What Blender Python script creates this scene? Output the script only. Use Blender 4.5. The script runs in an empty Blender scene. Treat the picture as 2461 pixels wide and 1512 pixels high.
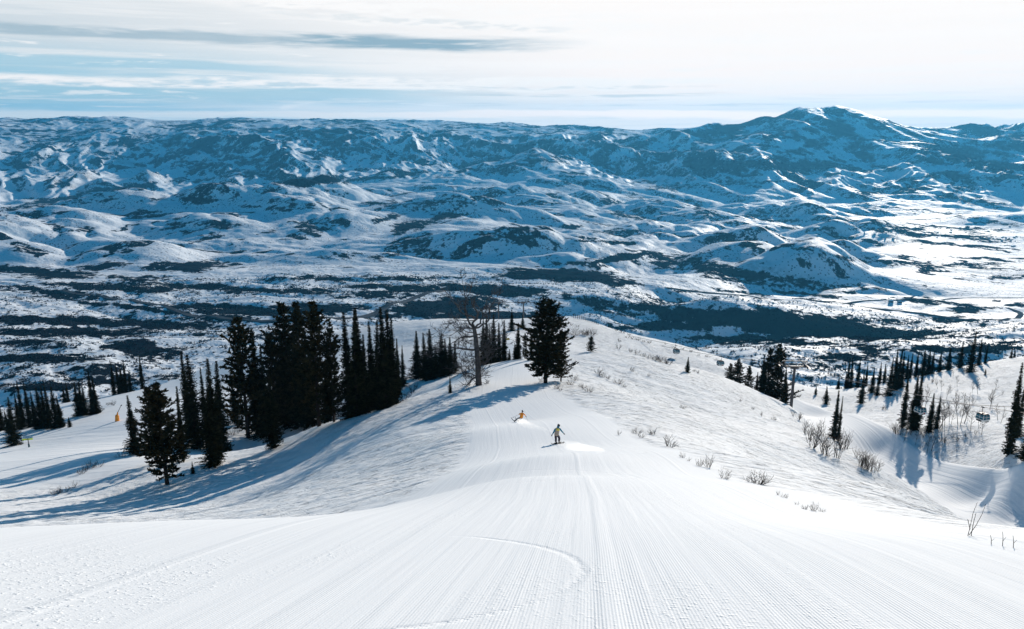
import bpy, bmesh, math, random
import numpy as np
from mathutils import Vector, Matrix, Euler

scene = bpy.context.scene
col = scene.collection
RNG = random.Random(7)
R = math.radians

# ------------------------------------------------------------------ camera
# Survey of the place: bearings were read off a 2461 x 1512 print of the view.
FPX = 1913.0; CX = 1230.5; CY = 756.0
PITCH = math.atan((756.0 - 283.6) / FPX)
SP, CP = math.sin(PITCH), math.cos(PITCH)

cam_d = bpy.data.cameras.new('camera'); cam = bpy.data.objects.new('camera', cam_d)
col.objects.link(cam); scene.camera = cam
cam.location = (0, 0, 0); cam.rotation_euler = (math.pi / 2 - PITCH, 0, 0)
cam_d.sensor_width = 36.0; cam_d.sensor_fit = 'HORIZONTAL'
cam_d.lens = 36.0 * FPX / 2461.0
cam_d.clip_start = 0.1; cam_d.clip_end = 120000

def bearing(px, py):
    """sight line through a print position, scaled so that its forward run is 1"""
    cx = (px - CX) / FPX; cy = (CY - py) / FPX
    dy = CP + cy * SP; dz = -SP + cy * CP
    return cx / dy, dz / dy
def project(x, y, z):
    d = y * CP - z * SP; u = y * SP + z * CP
    return CX + FPX * x / d, CY - FPX * u / d

# ------------------------------------------------------------------ noise
_rs = np.random.RandomState(11)
_perm = np.concatenate([_rs.permutation(512)] * 2 )
_ang = _rs.rand(512) * 2 * np.pi
_gx, _gy = np.cos(_ang), np.sin(_ang)
def perlin(x, y, seed=0):
    x = np.asarray(x, float) + seed * 37.13; y = np.asarray(y, float) + seed * 91.7
    xi = np.floor(x).astype(np.int64); yi = np.floor(y).astype(np.int64)
    xf = x - xi; yf = y - yi
    u = xf * xf * xf * (xf * (xf * 6 - 15) + 10); v = yf * yf * yf * (yf * (yf * 6 - 15) + 10)
    def g(ix, iy, dx, dy):
        h = _perm[(_perm[ix & 511] + iy) & 511]
        return _gx[h] * dx + _gy[h] * dy
    a = g(xi, yi, xf, yf); b = g(xi + 1, yi, xf - 1, yf)
    c = g(xi, yi + 1, xf, yf - 1); d = g(xi + 1, yi + 1, xf - 1, yf - 1)
    return ((a * (1 - u) + b * u) * (1 - v) + (c * (1 - u) + d * u) * v) * 1.5
def fbm(x, y, oct=4, seed=0, gain=0.5, lac=2.03):
    s = 0; a = 1; t = 0
    for i in range(oct):
        s = s + a * perlin(x, y, seed + i * 3); t += a; a *= gain; x = x * lac; y = y * lac
    return s / t
def ss(e0, e1, x):
    t = np.clip((x - e0) / (e1 - e0), 0, 1); return t * t * (3 - 2 * t)

# ------------------------------------------------------------------ ground survey points
PTS = []
def S(*rows):                       # (px, py, forward metres): a point seen on the ground
    for px, py, Y in rows:
        kx, kz = bearing(px, py); PTS.append((kx * Y, Y, kz * Y))
def H(px, *rows):                   # (forward metres, fall ratio): ground that lies behind something
    for Y, s in rows:
        kx, _ = bearing(px, 900); PTS.append((kx * Y, Y, -s * Y))
for Y in (-6, 0, 2, 5, 9):
    for x in (-16, -6, 0, 6, 16): PTS.append((x, Y, -1.75 - .40 * Y + (.035 * x if x > 0 else -0.0004 * x * x)))
S((1230, 1200, 16.2), (1230, 1150, 22.6), (1300, 1100, 38), (1340, 1068, 66), (1254, 1012, 95), (1220, 960, 118),
  (1240, 925, 135), (1235, 890, 155), (1260, 862, 180), (1221, 818, 250), (1200, 790, 300), (1200, 772, 345),
  (1430, 1000, 92), (1560, 1080, 49), (1500, 950, 125), (1430, 900, 165), (1430, 845, 205), (1500, 862, 212),
  (1640, 882, 222), (1740, 912, 225), (1850, 955, 222), (1900, 978, 222), (1950, 1003, 205), (2005, 1060, 170),
  (2060, 1095, 150), (2120, 1130, 128), (2230, 1210, 52), (2340, 1262, 28), (2461, 1294, 19), (2340, 1292, 15.5),
  (1700, 1000, 150), (1800, 1080, 100), (1950, 1150, 62), (1950, 1225, 22), (1750, 1160, 35), (2150, 1225, 32),
  (2217, 1160, 152), (2368, 1198, 139), (2461, 1240, 126), (2461, 1276, 115), (2300, 1213, 134), (2110, 1090, 182), (1985, 985, 252), (1960, 1003, 236),
  (2430, 1090, 150), (2461, 1130, 137), (2300, 1080, 172), (2190, 1035, 186), (2300, 1000, 215), (2300, 950, 250),
  (2300, 886, 315), (2461, 857, 330), (2461, 930, 260), (2461, 1020, 190), (2130, 920, 330), (2000, 938, 330),
  (1930, 942, 330), (2100, 1000, 225), (2090, 960, 268), (2000, 978, 268), (2150, 1020, 205),
  (1400, 768, 350), (1470, 790, 340), (1560, 812, 330), (1640, 830, 330), (1760, 868, 320), (1850, 895, 320),
  (1560, 845, 290), (1640, 860, 285), (1750, 890, 276), (1100, 772, 350), (970, 778, 350), (975, 830, 292),
  (850, 800, 352), (700, 832, 360), (540, 872, 360), (450, 905, 350), (370, 932, 340), (180, 965, 305), (0, 1030, 255),
  (68, 1075, 195), (283, 1012, 215), (283, 1060, 185), (500, 980, 215), (600, 930, 262), (700, 960, 205),
  (400, 1165, 110), (500, 1120, 119), (660, 1078, 127), (660, 1130, 112), (430, 1210, 96), (770, 1022, 134), (860, 998, 134), (960, 968, 142),
  (1100, 900, 172), (1150, 925, 135), (150, 1180, 118), (300, 1090, 150), (0, 1200, 110), (0, 1130, 146),
  (0, 1250, 86), (300, 1240, 84), (600, 1200, 88), (600, 1158, 104), (850, 1150, 72), (850, 1070, 104),
  (1000, 1150, 53), (1000, 1080, 79), (1000, 1010, 106), (1075, 1050, 78), (1010, 1213, 30),
  (800, 1236, 15.5), (400, 1252, 14), (0, 1270, 13))
H(1230, (205, .322)); H(1430, (226, .318)); H(1640, (245, .335)); H(1850, (240, .372))
H(800, (25, .55), (40, .527)); H(400, (22, .60), (40, .575)); H(0, (20, .62), (40, .60), (66, .565))
H(2300, (75, .56), (110, .537)); H(2461, (35, .61), (60, .605), (90, .575)); H(2120, (160, .465)); H(660, (165, .45)); H(860, (170, .42))
H(-500, (12, .57), (20, .63), (40, .60), (80, .56), (150, .48), (300, .42))
H(-1500, (12, .60), (40, .62), (120, .52), (300, .44), (700, .46), (2000, .27), (6000, .11), (11500, .055), (15000, .01))
H(3000, (14, .53), (30, .565), (60, .56), (100, .545), (140, .49), (200, .40), (330, .30))
H(4100, (14, .54), (40, .55), (100, .50), (200, .38), (330, .29), (900, .42), (2500, .27), (6000, .15), (12500, .045), (16000, .02))
for px in (-500, 150, 600, 1000): H(px, (430, .40), (600, .47), (850, .46))
for px in (1230, 1600, 1900, 2200, 2461, 3000): H(px, (430, .36), (600, .45), (850, .46), (1150, .40))
# valley bench, valley floor, foothills
S((0, 930, 1150), (0, 850, 1500), (400, 865, 1400), (300, 800, 1750), (0, 780, 1900), (600, 785, 1900), (800, 760, 2150),
  (200, 742, 2300), (600, 735, 2400), (600, 700, 2700), (600, 650, 3300), (1100, 672, 3100), (0, 650, 3200), (1000, 720, 2550),
  (300, 600, 4000), (0, 560, 4600), (300, 500, 5600), (600, 452, 6500), (900, 470, 6600), (900, 560, 4700), (900, 620, 3800),
  (100, 462, 9300), (300, 400, 11200), (300, 350, 12600), (300, 293, 15000), (0, 288, 15000), (-500, 290, 15000),
  (900, 400, 11000), (900, 340, 12600), (900, 304, 14500), (1130, 294, 16000), (1450, 302, 16000), (1650, 305, 16000),
  (1275, 352, 11200), (1300, 420, 9800), (1100, 620, 3900), (1200, 550, 5200), (1200, 500, 6500), (1200, 450, 8500), (1200, 400, 11500),
  (2000, 850, 1500), (2300, 812, 1750), (2461, 800, 1850), (1700, 830, 1700), (3000, 800, 1850),
  (1330, 692, 3000), (1500, 705, 2950), (1700, 735, 2800), (1900, 765, 2700), (2100, 788, 2650),
  (1500, 795, 2690), (1700, 806, 2660), (1900, 810, 2610), (1600, 690, 3350), (1900, 715, 3400), (2200, 752, 3100),
  (1600, 605, 4400), (1900, 640, 4100), (2100, 690, 3750), (1600, 652, 4050), (1900, 690, 3760),
  (2300, 720, 3600), (2300, 650, 4500), (2300, 600, 5400), (2300, 560, 6300), (2300, 530, 7200), (2300, 482, 8600), (2300, 440, 9800),
  (2300, 400, 10500), (2100, 330, 12300), (1980, 264, 13800), (1700, 318, 13000), (1500, 400, 11200), (1700, 482, 8800), (1700, 430, 9800),
  (1700, 370, 11300), (1850, 286, 13500), (1915, 268, 13700), (2050, 268, 13900), (1780, 303, 13300), (2230, 303, 14300), (2130, 285, 14000), (2461, 355, 12200), (2461, 308, 15500), (2350, 296, 15200), (1850, 520, 7700), (2000, 480, 8800), (1900, 400, 10500),
  (1600, 545, 6300), (1700, 590, 5100), (2000, 590, 5400), (3000, 600, 5400), (3000, 480, 9000), (3000, 340, 12800), (3000, 305, 16000))
H(600, (7800, .105)); H(300, (7400, .11)); H(1600, (3150, .238)); H(1980, (16500, .03)); H(200, (2100, .262))
for px in (-500, 300, 900, 1500, 2100, 3000): H(px, (27000, .022), (42000, .03))
P = np.array(PTS)
def _map(x, y):
    yy = np.maximum(y, -10) + 15.0
    return x / yy * 1.1, np.log(yy)
_ca, _cb = _map(P[:, 0], P[:, 1])
_val = P[:, 2] / (np.maximum(P[:, 1], -10) + 15.0)
def _U(r2): return np.where(r2 > 1e-12, r2 * np.log(r2 + 1e-12), 0) * .5
_n = len(P)
A = np.zeros((_n + 3, _n + 3))
A[:_n, :_n] = _U((_ca[:, None] - _ca) ** 2 + (_cb[:, None] - _cb) ** 2) + np.eye(_n) * 2e-4
A[:_n, _n] = 1; A[:_n, _n + 1] = _ca; A[:_n, _n + 2] = _cb; A[_n:, :_n] = A[:_n, _n:].T
_w = np.linalg.solve(A, np.concatenate([_val, [0, 0, 0]]))
def base_height(x, y):
    a, b = _map(x, y); sh = a.shape; a = a.ravel(); b = b.ravel(); out = np.empty(a.size)
    for i in range(0, a.size, 40000):
        aa = a[i:i + 40000, None]; bb = b[i:i + 40000, None]
        out[i:i + 40000] = _U((aa - _ca) ** 2 + (bb - _cb) ** 2) @ _w[:_n] + _w[_n] + _w[_n + 1] * a[i:i + 40000] + _w[_n + 2] * b[i:i + 40000]
    return (out * (np.maximum(y.ravel(), -10) + 15.0)).reshape(sh)

def road_center(y):
    return np.interp(y, [0, 16, 40, 66, 95, 118, 135, 160, 180, 205, 250, 300, 345], [0.4, 2.0, 3.6, 4.2, 3.2, .6, 0.2, 0.4, 3.0, 3.5, -1, -6, -8])
def road_half(y):
    return np.interp(y, [0, 14, 24, 40, 60, 95, 135, 180, 250, 345], [60, 22, 10, 7.5, 8.5, 8.5, 7.5, 6.5, 7, 8])
def trail_center(y):    # groomed trail in the hollow on the right
    return np.interp(y, [90, 116, 126, 139, 152, 182, 222, 240, 262, 320], [88, 86, 86, 86, 85, 86, 92, 93, 92, 80])
def piste_mask(x, y):   # broad groomed piste low on the left
    px, _ = x / np.maximum(y, 1), 0
    return ss(150, 175, y + 40 * ss(-.2, -.6, x / np.maximum(y, 1))) * ss(-.20, -.28, x / np.maximum(y, 1)) * ss(420, 380, y)
def groom_masks(x, y):
    w = road_half(y); u = x - road_center(y)
    road = (1 - ss(w * .92, w * 1.12, np.abs(u))) * ss(355, 345, y)
    near = ss(17, 13, y + 0 * x) ; road = np.maximum(road, near)
    v = x - trail_center(y)
    trail = (1 - ss(9.5, 11.5, np.abs(v))) * ss(95, 105, y) * ss(320, 290, y)
    pis = piste_mask(x, y)
    return road, trail, pis, u, v

def height(x, y):
    x = np.asarray(x, float); y = np.asarray(y, float)
    z = base_height(x, y)
    r = np.sqrt(x * x + y * y)
    road, trail, pis, u, v = groom_masks(x, y)
    near = ss(460, 330, y)
    rough = near * (1 - np.clip(road + trail + pis, 0, 1))
    w1 = perlin(x / 9, y / 9, 5); w2 = perlin(x / 17, y / 17, 6)
    z = z + near * .25 * fbm(x / 38, y / 38, 3, 1) * ss(14, 50, r)
    if np.any(rough > 0):
        z = z + rough * ss(14, 60, r) * (.30 * fbm((x + 2 * w1) / 7.0, y / 3.2, 4, 21) + .10 * np.abs(perlin(x / 2.6 + w2, y / 1.1, 33)))
    # worn shoulders of the groomed ridge
    uu = np.abs(u); wr = road_half(y)
    z = z + near * ss(25, 45, y) * (.0 * np.exp(-((uu - wr * 1.02) / .6) ** 2))
    z = z - near * trail * .4 * (1 - (np.clip(v, -8, 8) / 8) ** 2) + near * trail * .15 * np.clip(v, -9, 9)
    # low brushy ground in the valley
    m1 = ss(520, 900, r) * ss(4200, 3000, r)
    wx = x + 70 * perlin(x / 400, y / 400, 8); wy = y + 70 * perlin(x / 400, y / 400, 9)
    b1 = np.abs(perlin(wx / 420, wy / 260, 12)) - .35 + .45 * np.abs(perlin(wx / 170, wy / 120, 13)) - .1
    z = z + m1 * (30 * b1 + 4 * fbm(wx / 60, wy / 60, 3, 14))
    # rounded foothills with creased draws
    m2 = ss(3300, 4300, r) * ss(10500, 8200, r)
    wx = x + 260 * perlin(x / 1500, y / 1500, 17) ; wy = y + 260 * perlin(x / 1500, y / 1500, 18)
    n1 = np.sqrt(perlin(wx / 1500, wy / 1150, 19) ** 2 + .0015); n2 = np.sqrt(perlin(wx / 640 + .4, wy / 520, 20) ** 2 + .0012)
    n3 = np.sqrt(perlin(wx / 240, wy / 210, 23) ** 2 + .0015)
    flat = 1 - .85 * ss(.42, .52, x / np.maximum(y, 1)) * ss(4000, 4600, r) * ss(9000, 7600, r)
    n4 = perlin(wx / 70, wy / 70, 24)
    z = z + m2 * flat * (190 * (n1 - .28) + 105 * n1 ** .5 * (n2 - .25) * 1.6 + 30 * (n3 - .25) * np.clip(n1 * 3, .3, 1.2) + 4 * n4)
    # the high range: spurs and gullies
    m3 = ss(8800, 11200, r)
    wx = x + 420 * perlin(x / 2600, y / 2600, 27) + 120 * perlin(x / 700, y / 700, 28); wy = y + 420 * perlin(x / 2600, y / 2600, 29)
    def rg(a, b, sd): return 1 - np.sqrt((perlin(a, b, sd) * 1.35) ** 2 + .0018)
    r1 = rg(wx / 2100 + wy / 6000, wy / 4200, 31); r2 = rg(wx / 800 + wy / 3000, wy / 1900, 32); r3 = rg(wx / 330 + wy / 900, wy / 700, 34); r4 = rg(wx / 150, wy / 260, 35)
    crest = 1 - .70 * ss(13000, 15200, r) * ss(.30, .2, x / np.maximum(y, 1))
    mt = np.exp(-((x - 5230) / 2100) ** 2 - ((y - 13800) / 1400) ** 2)           # the big rounded peak
    md = np.hypot(x - 5230, y - 13800); mth = np.arctan2(y - 13800, x - 5230)
    mw = ss(4200, 2400, md)
    sp = 1 - np.sqrt((np.sin(3.5 * mth + 1.3 + 1.1 * perlin(x / 1900, y / 1900, 41) + .25 * perlin(x / 500, y / 500, 42))) ** 2 + .004)
    z = z + m3 * (crest * (1 - .80 * mw) * (300 * (r1 - .68) + 200 * r1 * (r2 - .66)) + mw * ss(900, 2600, md) * 210 * (sp - .60) + mw * 55 * (r2 - .66) + crest * (1 - .72 * mw) * (92 * (.35 + .65 * r1) * (r3 - .66) + 42 * (r4 - .62)))
    z = z - m3 * 55 * ss(12500, 14500, r)
    z = z + mt * 70 + 60 * np.exp(-((x - 5270) / 420) ** 2 - ((y - 13800) / 900) ** 2)
    return z

def ground_z(x, y): return float(height(np.array([x]), np.array([y]))[0])
_steps = np.concatenate([np.arange(3, 60, .15), np.geomspace(60, 26000, 3600)])
def ground_at(px, py, ymin=0):
    """where the sight line through a print position meets the ground"""
    kx, kz = bearing(px, py); Y = _steps[_steps > ymin]
    g = height(kx * Y, Y) - kz * Y
    i = int(np.argmax(g > 0))
    if g[i] <= 0: i = len(Y) - 1
    if i > 0:
        t = g[i - 1] / (g[i - 1] - g[i] + 1e-9); y = Y[i - 1] + (Y[i] - Y[i - 1]) * min(1, max(0, t))
    else: y = Y[0]
    return kx * y, y, ground_z(kx * y, y)
# ------------------------------------------------------------------ tagging
def tag(o, label=None, cat=None, group=None, kind=None):
    if label: o['label'] = label
    if cat: o['category'] = cat
    if group: o['group'] = group
    if kind: o['kind'] = kind
    return o
def mesh_np(name, verts, faces4, mat, smooth=True, attrs=None):
    me = bpy.data.meshes.new(name)
    nv = len(verts); nf = len(faces4); k = faces4.shape[1]
    me.vertices.add(nv); me.vertices.foreach_set('co', np.ascontiguousarray(verts, np.float32).ravel())
    me.loops.add(nf * k); me.loops.foreach_set('vertex_index', np.ascontiguousarray(faces4, np.int32).ravel())
    me.polygons.add(nf); me.polygons.foreach_set('loop_start', np.arange(0, nf * k, k, dtype=np.int32))
    me.polygons.foreach_set('loop_total', np.full(nf, k, np.int32))
    me.update(calc_edges=True)
    me.polygons.foreach_set('use_smooth', np.full(nf, smooth, bool))
    for an, av in (attrs or {}).items():
        a = me.attributes.new(an, 'FLOAT', 'POINT'); a.data.foreach_set('value', np.ascontiguousarray(av, np.float32).ravel())
    if mat: me.materials.append(mat)
    o = bpy.data.objects.new(name, me); col.objects.link(o)
    return o

# ------------------------------------------------------------------ node helper
class N:
    def __init__(s, name, world=False):
        if world: s.id = bpy.data.worlds.new(name)
        else: s.id = bpy.data.materials.new(name)
        s.id.use_nodes = True; s.t = s.id.node_tree; s.t.nodes.clear()
    def n(s, typ, **kw):
        nd = s.t.nodes.new(typ)
        for k, v in kw.items():
            if k.startswith('_'): setattr(nd, k[1:], v)
            else:
                k2 = int(k[1:]) if k[0] == 'i' and k[1:].isdigit() else k.replace('__', ' ')
                s.set(nd.inputs[k2], v)
        return nd
    def set(s, inp, v):
        if isinstance(v, bpy.types.NodeSocket): s.t.links.new(v, inp)
        elif isinstance(v, bpy.types.Node): s.t.links.new(v.outputs[0], inp)
        else: inp.default_value = v
    def m(s, op, a, b=None, c=None, clamp=False):
        nd = s.t.nodes.new('ShaderNodeMath'); nd.operation = op; nd.use_clamp = clamp
        s.set(nd.inputs[0], a)
        if b is not None: s.set(nd.inputs[1], b)
        if c is not None: s.set(nd.inputs[2], c)
        return nd.outputs[0]
    def attr(s, name):
        nd = s.t.nodes.new('ShaderNodeAttribute'); nd.attribute_name = name; return nd.outputs['Fac']
    def ramp(s, x, lo, hi, a=0., b=1.):
        nd = s.t.nodes.new('ShaderNodeMapRange'); nd.interpolation_type = 'SMOOTHSTEP'
        for i, v in enumerate((x, lo, hi, a, b)): s.set(nd.inputs[i], v)
        return nd.outputs[0]
    def noise(s, vec, scale, detail=3, rough=.5, dist=0.):
        nd = s.t.nodes.new('ShaderNodeTexNoise'); s.set(nd.inputs['Vector'], vec)
        nd.inputs['Scale'].default_value = scale; nd.inputs['Detail'].default_value = detail
        nd.inputs['Roughness'].default_value = rough; nd.inputs['Distortion'].default_value = dist
        return nd.outputs['Fac']
    def vec(s, x, y, z):
        nd = s.t.nodes.new('ShaderNodeCombineXYZ'); s.set(nd.inputs[0], x); s.set(nd.inputs[1], y); s.set(nd.inputs[2], z); return nd.outputs[0]
    def mix(s, f, a, b):
        nd = s.t.nodes.new('ShaderNodeMix'); nd.data_type = 'RGBA'
        s.set(nd.inputs[0], f); s.set(nd.inputs[6], a); s.set(nd.inputs[7], b); return nd.outputs[2]
    def bump(s, h, strength, dist, normal=None):
        nd = s.t.nodes.new('ShaderNodeBump'); s.set(nd.inputs['Height'], h); s.set(nd.inputs['Strength'], strength); s.set(nd.inputs['Distance'], dist)
        if normal is not None: s.set(nd.inputs['Normal'], normal)
        return nd.outputs[0]
    def out(s, shader, sock='Surface'):
        o = s.t.nodes.new('ShaderNodeOutputWorld' if isinstance(s.id, bpy.types.World) else 'ShaderNodeOutputMaterial')
        s.set(o.inputs[sock], shader); return s.id
def plain(name, colr, rough=.7, metal=0., spec=.3, **kw):
    g = N(name); b = g.n('ShaderNodeBsdfPrincipled', Base__Color=(*colr, 1), Roughness=rough, Metallic=metal)
    b.inputs['Specular IOR Level'].default_value = spec
    tc = g.n('ShaderNodeTexCoord'); nz = g.noise(tc.outputs['Object'], kw.get('scale', 3.), 4)
    c2 = tuple(min(1, c * kw.get('vary', 1.35)) for c in colr)
    g.set(b.inputs['Base Color'], g.mix(g.ramp(nz, .35, .65), (*colr, 1), (*c2, 1)))
    return g.out(b)

SNOW = (.86, .885, .91, 1)
def make_snow_near():
    g = N('snow groomed and chopped')
    tc = g.n('ShaderNodeTexCoord'); P = tc.outputs['Object']
    sx = g.n('ShaderNodeSeparateXYZ', Vector=P); X, Y, Z = sx.outputs
    u = g.attr('lane'); road = g.attr('road'); trail = g.attr('trail'); piste = g.attr('piste'); vv = g.attr('trail_lane'); sp = g.attr('sprinkle')
    chop = g.m('SUBTRACT', 1, g.m('ADD', g.m('ADD', road, trail), piste, clamp=True), clamp=True)
    # corduroy combs left by the groomer
    wob = g.m('MULTIPLY', g.noise(g.vec(g.m('MULTIPLY', u, .6), g.m('MULTIPLY', Y, .12), 0), 1., 2), .10)
    ph = g.m('ADD', u, wob)
    comb = g.m('SINE', g.m('MULTIPLY', ph, 2 * math.pi / .031))
    fade = g.ramp(Y, 15, 5, .0, 1.)
    strip = g.noise(g.vec(g.m('MULTIPLY', ph, .9), g.m('MULTIPLY', Y, .03), 3), 1., 3, .6)      # lanes where the combs are worn
    worn = g.ramp(strip, .36, .56, .15, 1.)
    seam = g.m('FRACT', g.m('DIVIDE', g.m('ADD', ph, 31.3), 5.2))                                 # pass edges
    seam = g.m('MULTIPLY', g.ramp(g.m('ABSOLUTE', g.m('SUBTRACT', seam, .5)), .47, .495), .012)
    h_comb = g.m('MULTIPLY', g.m('MULTIPLY', comb, g.ramp(u, -5, 1, .0007, .0017)), g.m('MULTIPLY', g.m('MULTIPLY', worn, fade), road))
    lane_n = g.noise(g.vec(g.m('MULTIPLY', ph, 2.2), g.m('MULTIPLY', Y, .05), 0), 1., 4, .6)
    h_lane = g.m('MULTIPLY', g.m('MULTIPLY', g.m('SUBTRACT', lane_n, .5), .035), road)
    h_seam = g.m('MULTIPLY', seam, road)
    # crumbs and grains
    crumb = g.noise(P, 15., 2, .6); crumb_mask = g.noise(g.vec(g.m('MULTIPLY', u, .35), g.m('MULTIPLY', Y, .10), 9), 1., 3, .6)
    cm = g.ramp(crumb_mask, .47, .66)
    h_crumb = g.m('MULTIPLY', g.m('MULTIPLY', g.ramp(crumb, .50, .80), .010), g.m('MULTIPLY', cm, g.ramp(Y, 45, 12)))
    grain = g.m('MULTIPLY', g.noise(P, 45., 2, .6), .003)
    # a carved turn and dotted traverses on the comb
    def arc(cx, cy, r, w, y0, y1, x0):
        dx = g.m('SUBTRACT', X, cx); dy = g.m('SUBTRACT', Y, cy)
        d = g.m('SQRT', g.m('ADD', g.m('MULTIPLY', dx, dx), g.m('MULTIPLY', dy, dy)))
        d = g.m('ADD', d, g.m('MULTIPLY', g.noise(P, 3., 2), .10))
        e = g.ramp(g.m('ABSOLUTE', g.m('SUBTRACT', d, r)), w, 0.)
        k = g.m('MULTIPLY', g.ramp(Y, y0, y0 + .4), g.ramp(Y, y1, y1 - .4))
        return g.m('MULTIPLY', g.m('MULTIPLY', e, k), g.ramp(X, x0, x0 + .4))
    tr = g.m('ADD', arc(-1.9, 8.2, 2.75, .10, 4.4, 10.8, -2.2), g.m('ADD', arc(-3, 27, 7.5, .22, 20, 34, -2), arc(2.2, 46, 6., .25, 40, 52, -9)), clamp=True)
    h_tr = g.m('MULTIPLY', tr, g.m('MULTIPLY', g.noise(P, 16., 2), -.022))
    # chopped, wind-scoured snow off the piste
    rot = g.n('ShaderNodeMapping', Vector=P); rot.inputs['Rotation'].default_value = (0, 0, R(-28)); rot.inputs['Scale'].default_value = (.35, 1.5, .6)
    rotl = g.n('ShaderNodeMapping', Vector=P); rotl.inputs['Rotation'].default_value = (0, 0, R(24)); rotl.inputs['Scale'].default_value = (.35, 1.5, .6)
    side = g.ramp(X, -6, 6)
    na = g.noise(rot.outputs[0], 1.3, 5, .62, .4); nb = g.noise(rotl.outputs[0], 1.2, 5, .62, .5)
    nn = g.m('ADD', g.m('MULTIPLY', na, side), g.m('MULTIPLY', nb, g.m('SUBTRACT', 1, side)))
    cut = g.m('MULTIPLY', g.ramp(nn, .45, .41), g.m('MULTIPLY', g.m('ADD', g.m('MULTIPLY', side, 1.5), .85), -.17))
    patch = g.ramp(g.noise(P, .045, 2), .38, .6, .35, 1.)
    soft = g.m('MULTIPLY', g.m('SUBTRACT', g.noise(P, .35, 4, .6), .5), .35)
    h_chop = g.m('MULTIPLY', g.m('ADD', g.m('ADD', g.m('MULTIPLY', g.m('SUBTRACT', nn, .5), g.m('ADD', .2, g.m('MULTIPLY', side, .25))), cut), soft), g.m('MULTIPLY', chop, patch))
    # tracks on trail and low piste
    tl = g.noise(g.vec(g.m('MULTIPLY', vv, 1.5), g.m('MULTIPLY', Y, .02), 0), 1., 3, .6)
    h_tl = g.m('MULTIPLY', g.m('MULTIPLY', g.m('SUBTRACT', tl, .5), .16), trail)
    pl = g.noise(g.vec(g.m('ADD', g.m('MULTIPLY', X, .10), g.m('MULTIPLY', Y, .35)), g.m('MULTIPLY', X, .05), 0), 1., 4, .6)
    h_pl = g.m('MULTIPLY', g.m('MULTIPLY', g.m('SUBTRACT', pl, .5), .35), piste)
    # ski lines running down the steep left flank
    sl = g.noise(g.vec(g.m('ADD', g.m('MULTIPLY', X, .9), g.m('MULTIPLY', Y, .42)), g.m('MULTIPLY', Y, .04), g.m('MULTIPLY', X, .03)), 1., 2, .5)
    h_sl = g.m('MULTIPLY', g.m('MULTIPLY', g.ramp(g.m('ABSOLUTE', g.m('SUBTRACT', sl, .5)), .010, .0), -.018), g.m('MULTIPLY', chop, g.m('SUBTRACT', 1, side)))
    big = h_lane
    for h in (h_chop, h_tl, h_pl, h_sl): big = g.m('ADD', big, h)
    fine = g.m('ADD', g.m('ADD', h_comb, h_seam), g.m('ADD', g.m('ADD', h_crumb, grain), h_tr))
    nrm = g.bump(big, 1.0, 1.0); nrm = g.bump(fine, 1., 1., nrm)
    tint = g.noise(P, .12, 3)
    colr = g.mix(tint, (.885, .90, .915, 1), (.935, .935, .935, 1))
    # bits of bark, needles and twig on the snow near the wood
    colr = g.mix(g.m('MULTIPLY', g.ramp(g.noise(P, 3.5, 4, .7), .60, .68), sp), colr, (.10, .085, .07, 1))
    b = g.n('ShaderNodeBsdfPrincipled', Base__Color=colr, Roughness=.62, Normal=nrm)
    b.inputs['Specular IOR Level'].default_value = .012
    return g.out(b)
def make_snow_far():
    g = N('snow and brush hillside')
    tc = g.n('ShaderNodeTexCoord'); P = tc.outputs['Object']
    br = g.attr('brush'); dist = g.attr('range'); grs = g.attr('grass')
    n1 = g.noise(P, .012, 6, .62); n2 = g.noise(P, .042, 5, .72); n3 = g.noise(P, .004, 4, .6)
    k = g.m('ADD', g.m('MULTIPLY', n1, .50), g.m('MULTIPLY', n2, .50))
    far = g.ramp(dist, 8000, 12000)
    vo = g.n('ShaderNodeTexVoronoi', Vector=P, Scale=.034); vo2 = g.n('ShaderNodeTexVoronoi', Vector=P, Scale=.013)
    cl = g.m('ADD', g.m('MULTIPLY', g.m('SUBTRACT', .5, vo.outputs['Distance']), .22), g.m('MULTIPLY', g.m('SUBTRACT', .5, vo2.outputs['Distance']), .16))
    k = g.m('ADD', g.m('MULTIPLY', k, g.m('SUBTRACT', 1, g.m('MULTIPLY', far, .45))), g.m('MULTIPLY', n3, g.m('MULTIPLY', far, .45)))
    d = g.ramp(g.m('ADD', g.m('MULTIPLY', br, .76), g.m('ADD', g.m('MULTIPLY', cl, .9), g.m('MULTIPLY', g.m('SUBTRACT', k, .5), 2.4))), .38, .44)
    dots = g.n('ShaderNodeTexVoronoi', Vector=P, Scale=.055); dd = g.ramp(dots.outputs['Distance'], .27, .20)
    dm = g.m('MULTIPLY', dd, g.ramp(g.m('ADD', g.noise(P, .0035, 3), g.m('MULTIPLY', br, .25)), .42, .55))
    d = g.m('MAXIMUM', d, g.m('MULTIPLY', dm, .8))
    brush = g.mix(g.noise(P, .02, 3), (.006, .009, .015, 1), (.018, .017, .022, 1))
    snow = g.mix(g.noise(P, .006, 3), (.83, .865, .90, 1), (.90, .91, .93, 1))
    c = g.mix(g.m('MULTIPLY', g.m('MULTIPLY', grs, .7), g.ramp(n2, .40, .55)), snow, (.16, .125, .10, 1))
    snowc = c
    h = g.m('ADD', g.m('MULTIPLY', n2, 5.), g.m('ADD', g.m('MULTIPLY', n1, 26.), g.m('MULTIPLY', d, 2.5)))
    nrm = g.bump(h, .5, 1.)
    b1 = g.n('ShaderNodeBsdfDiffuse', Color=brush, Normal=nrm)
    b0 = g.n('ShaderNodeBsdfPrincipled', Base__Color=snowc, Roughness=.62, Normal=nrm); b0.inputs['Specular IOR Level'].default_value = .07
    b = g.n('ShaderNodeMixShader', Fac=d, i1=b0, i2=b1)
    return g.out(b)
M = {}
M['snow'] = make_snow_near(); M['hill'] = make_snow_far()

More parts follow.
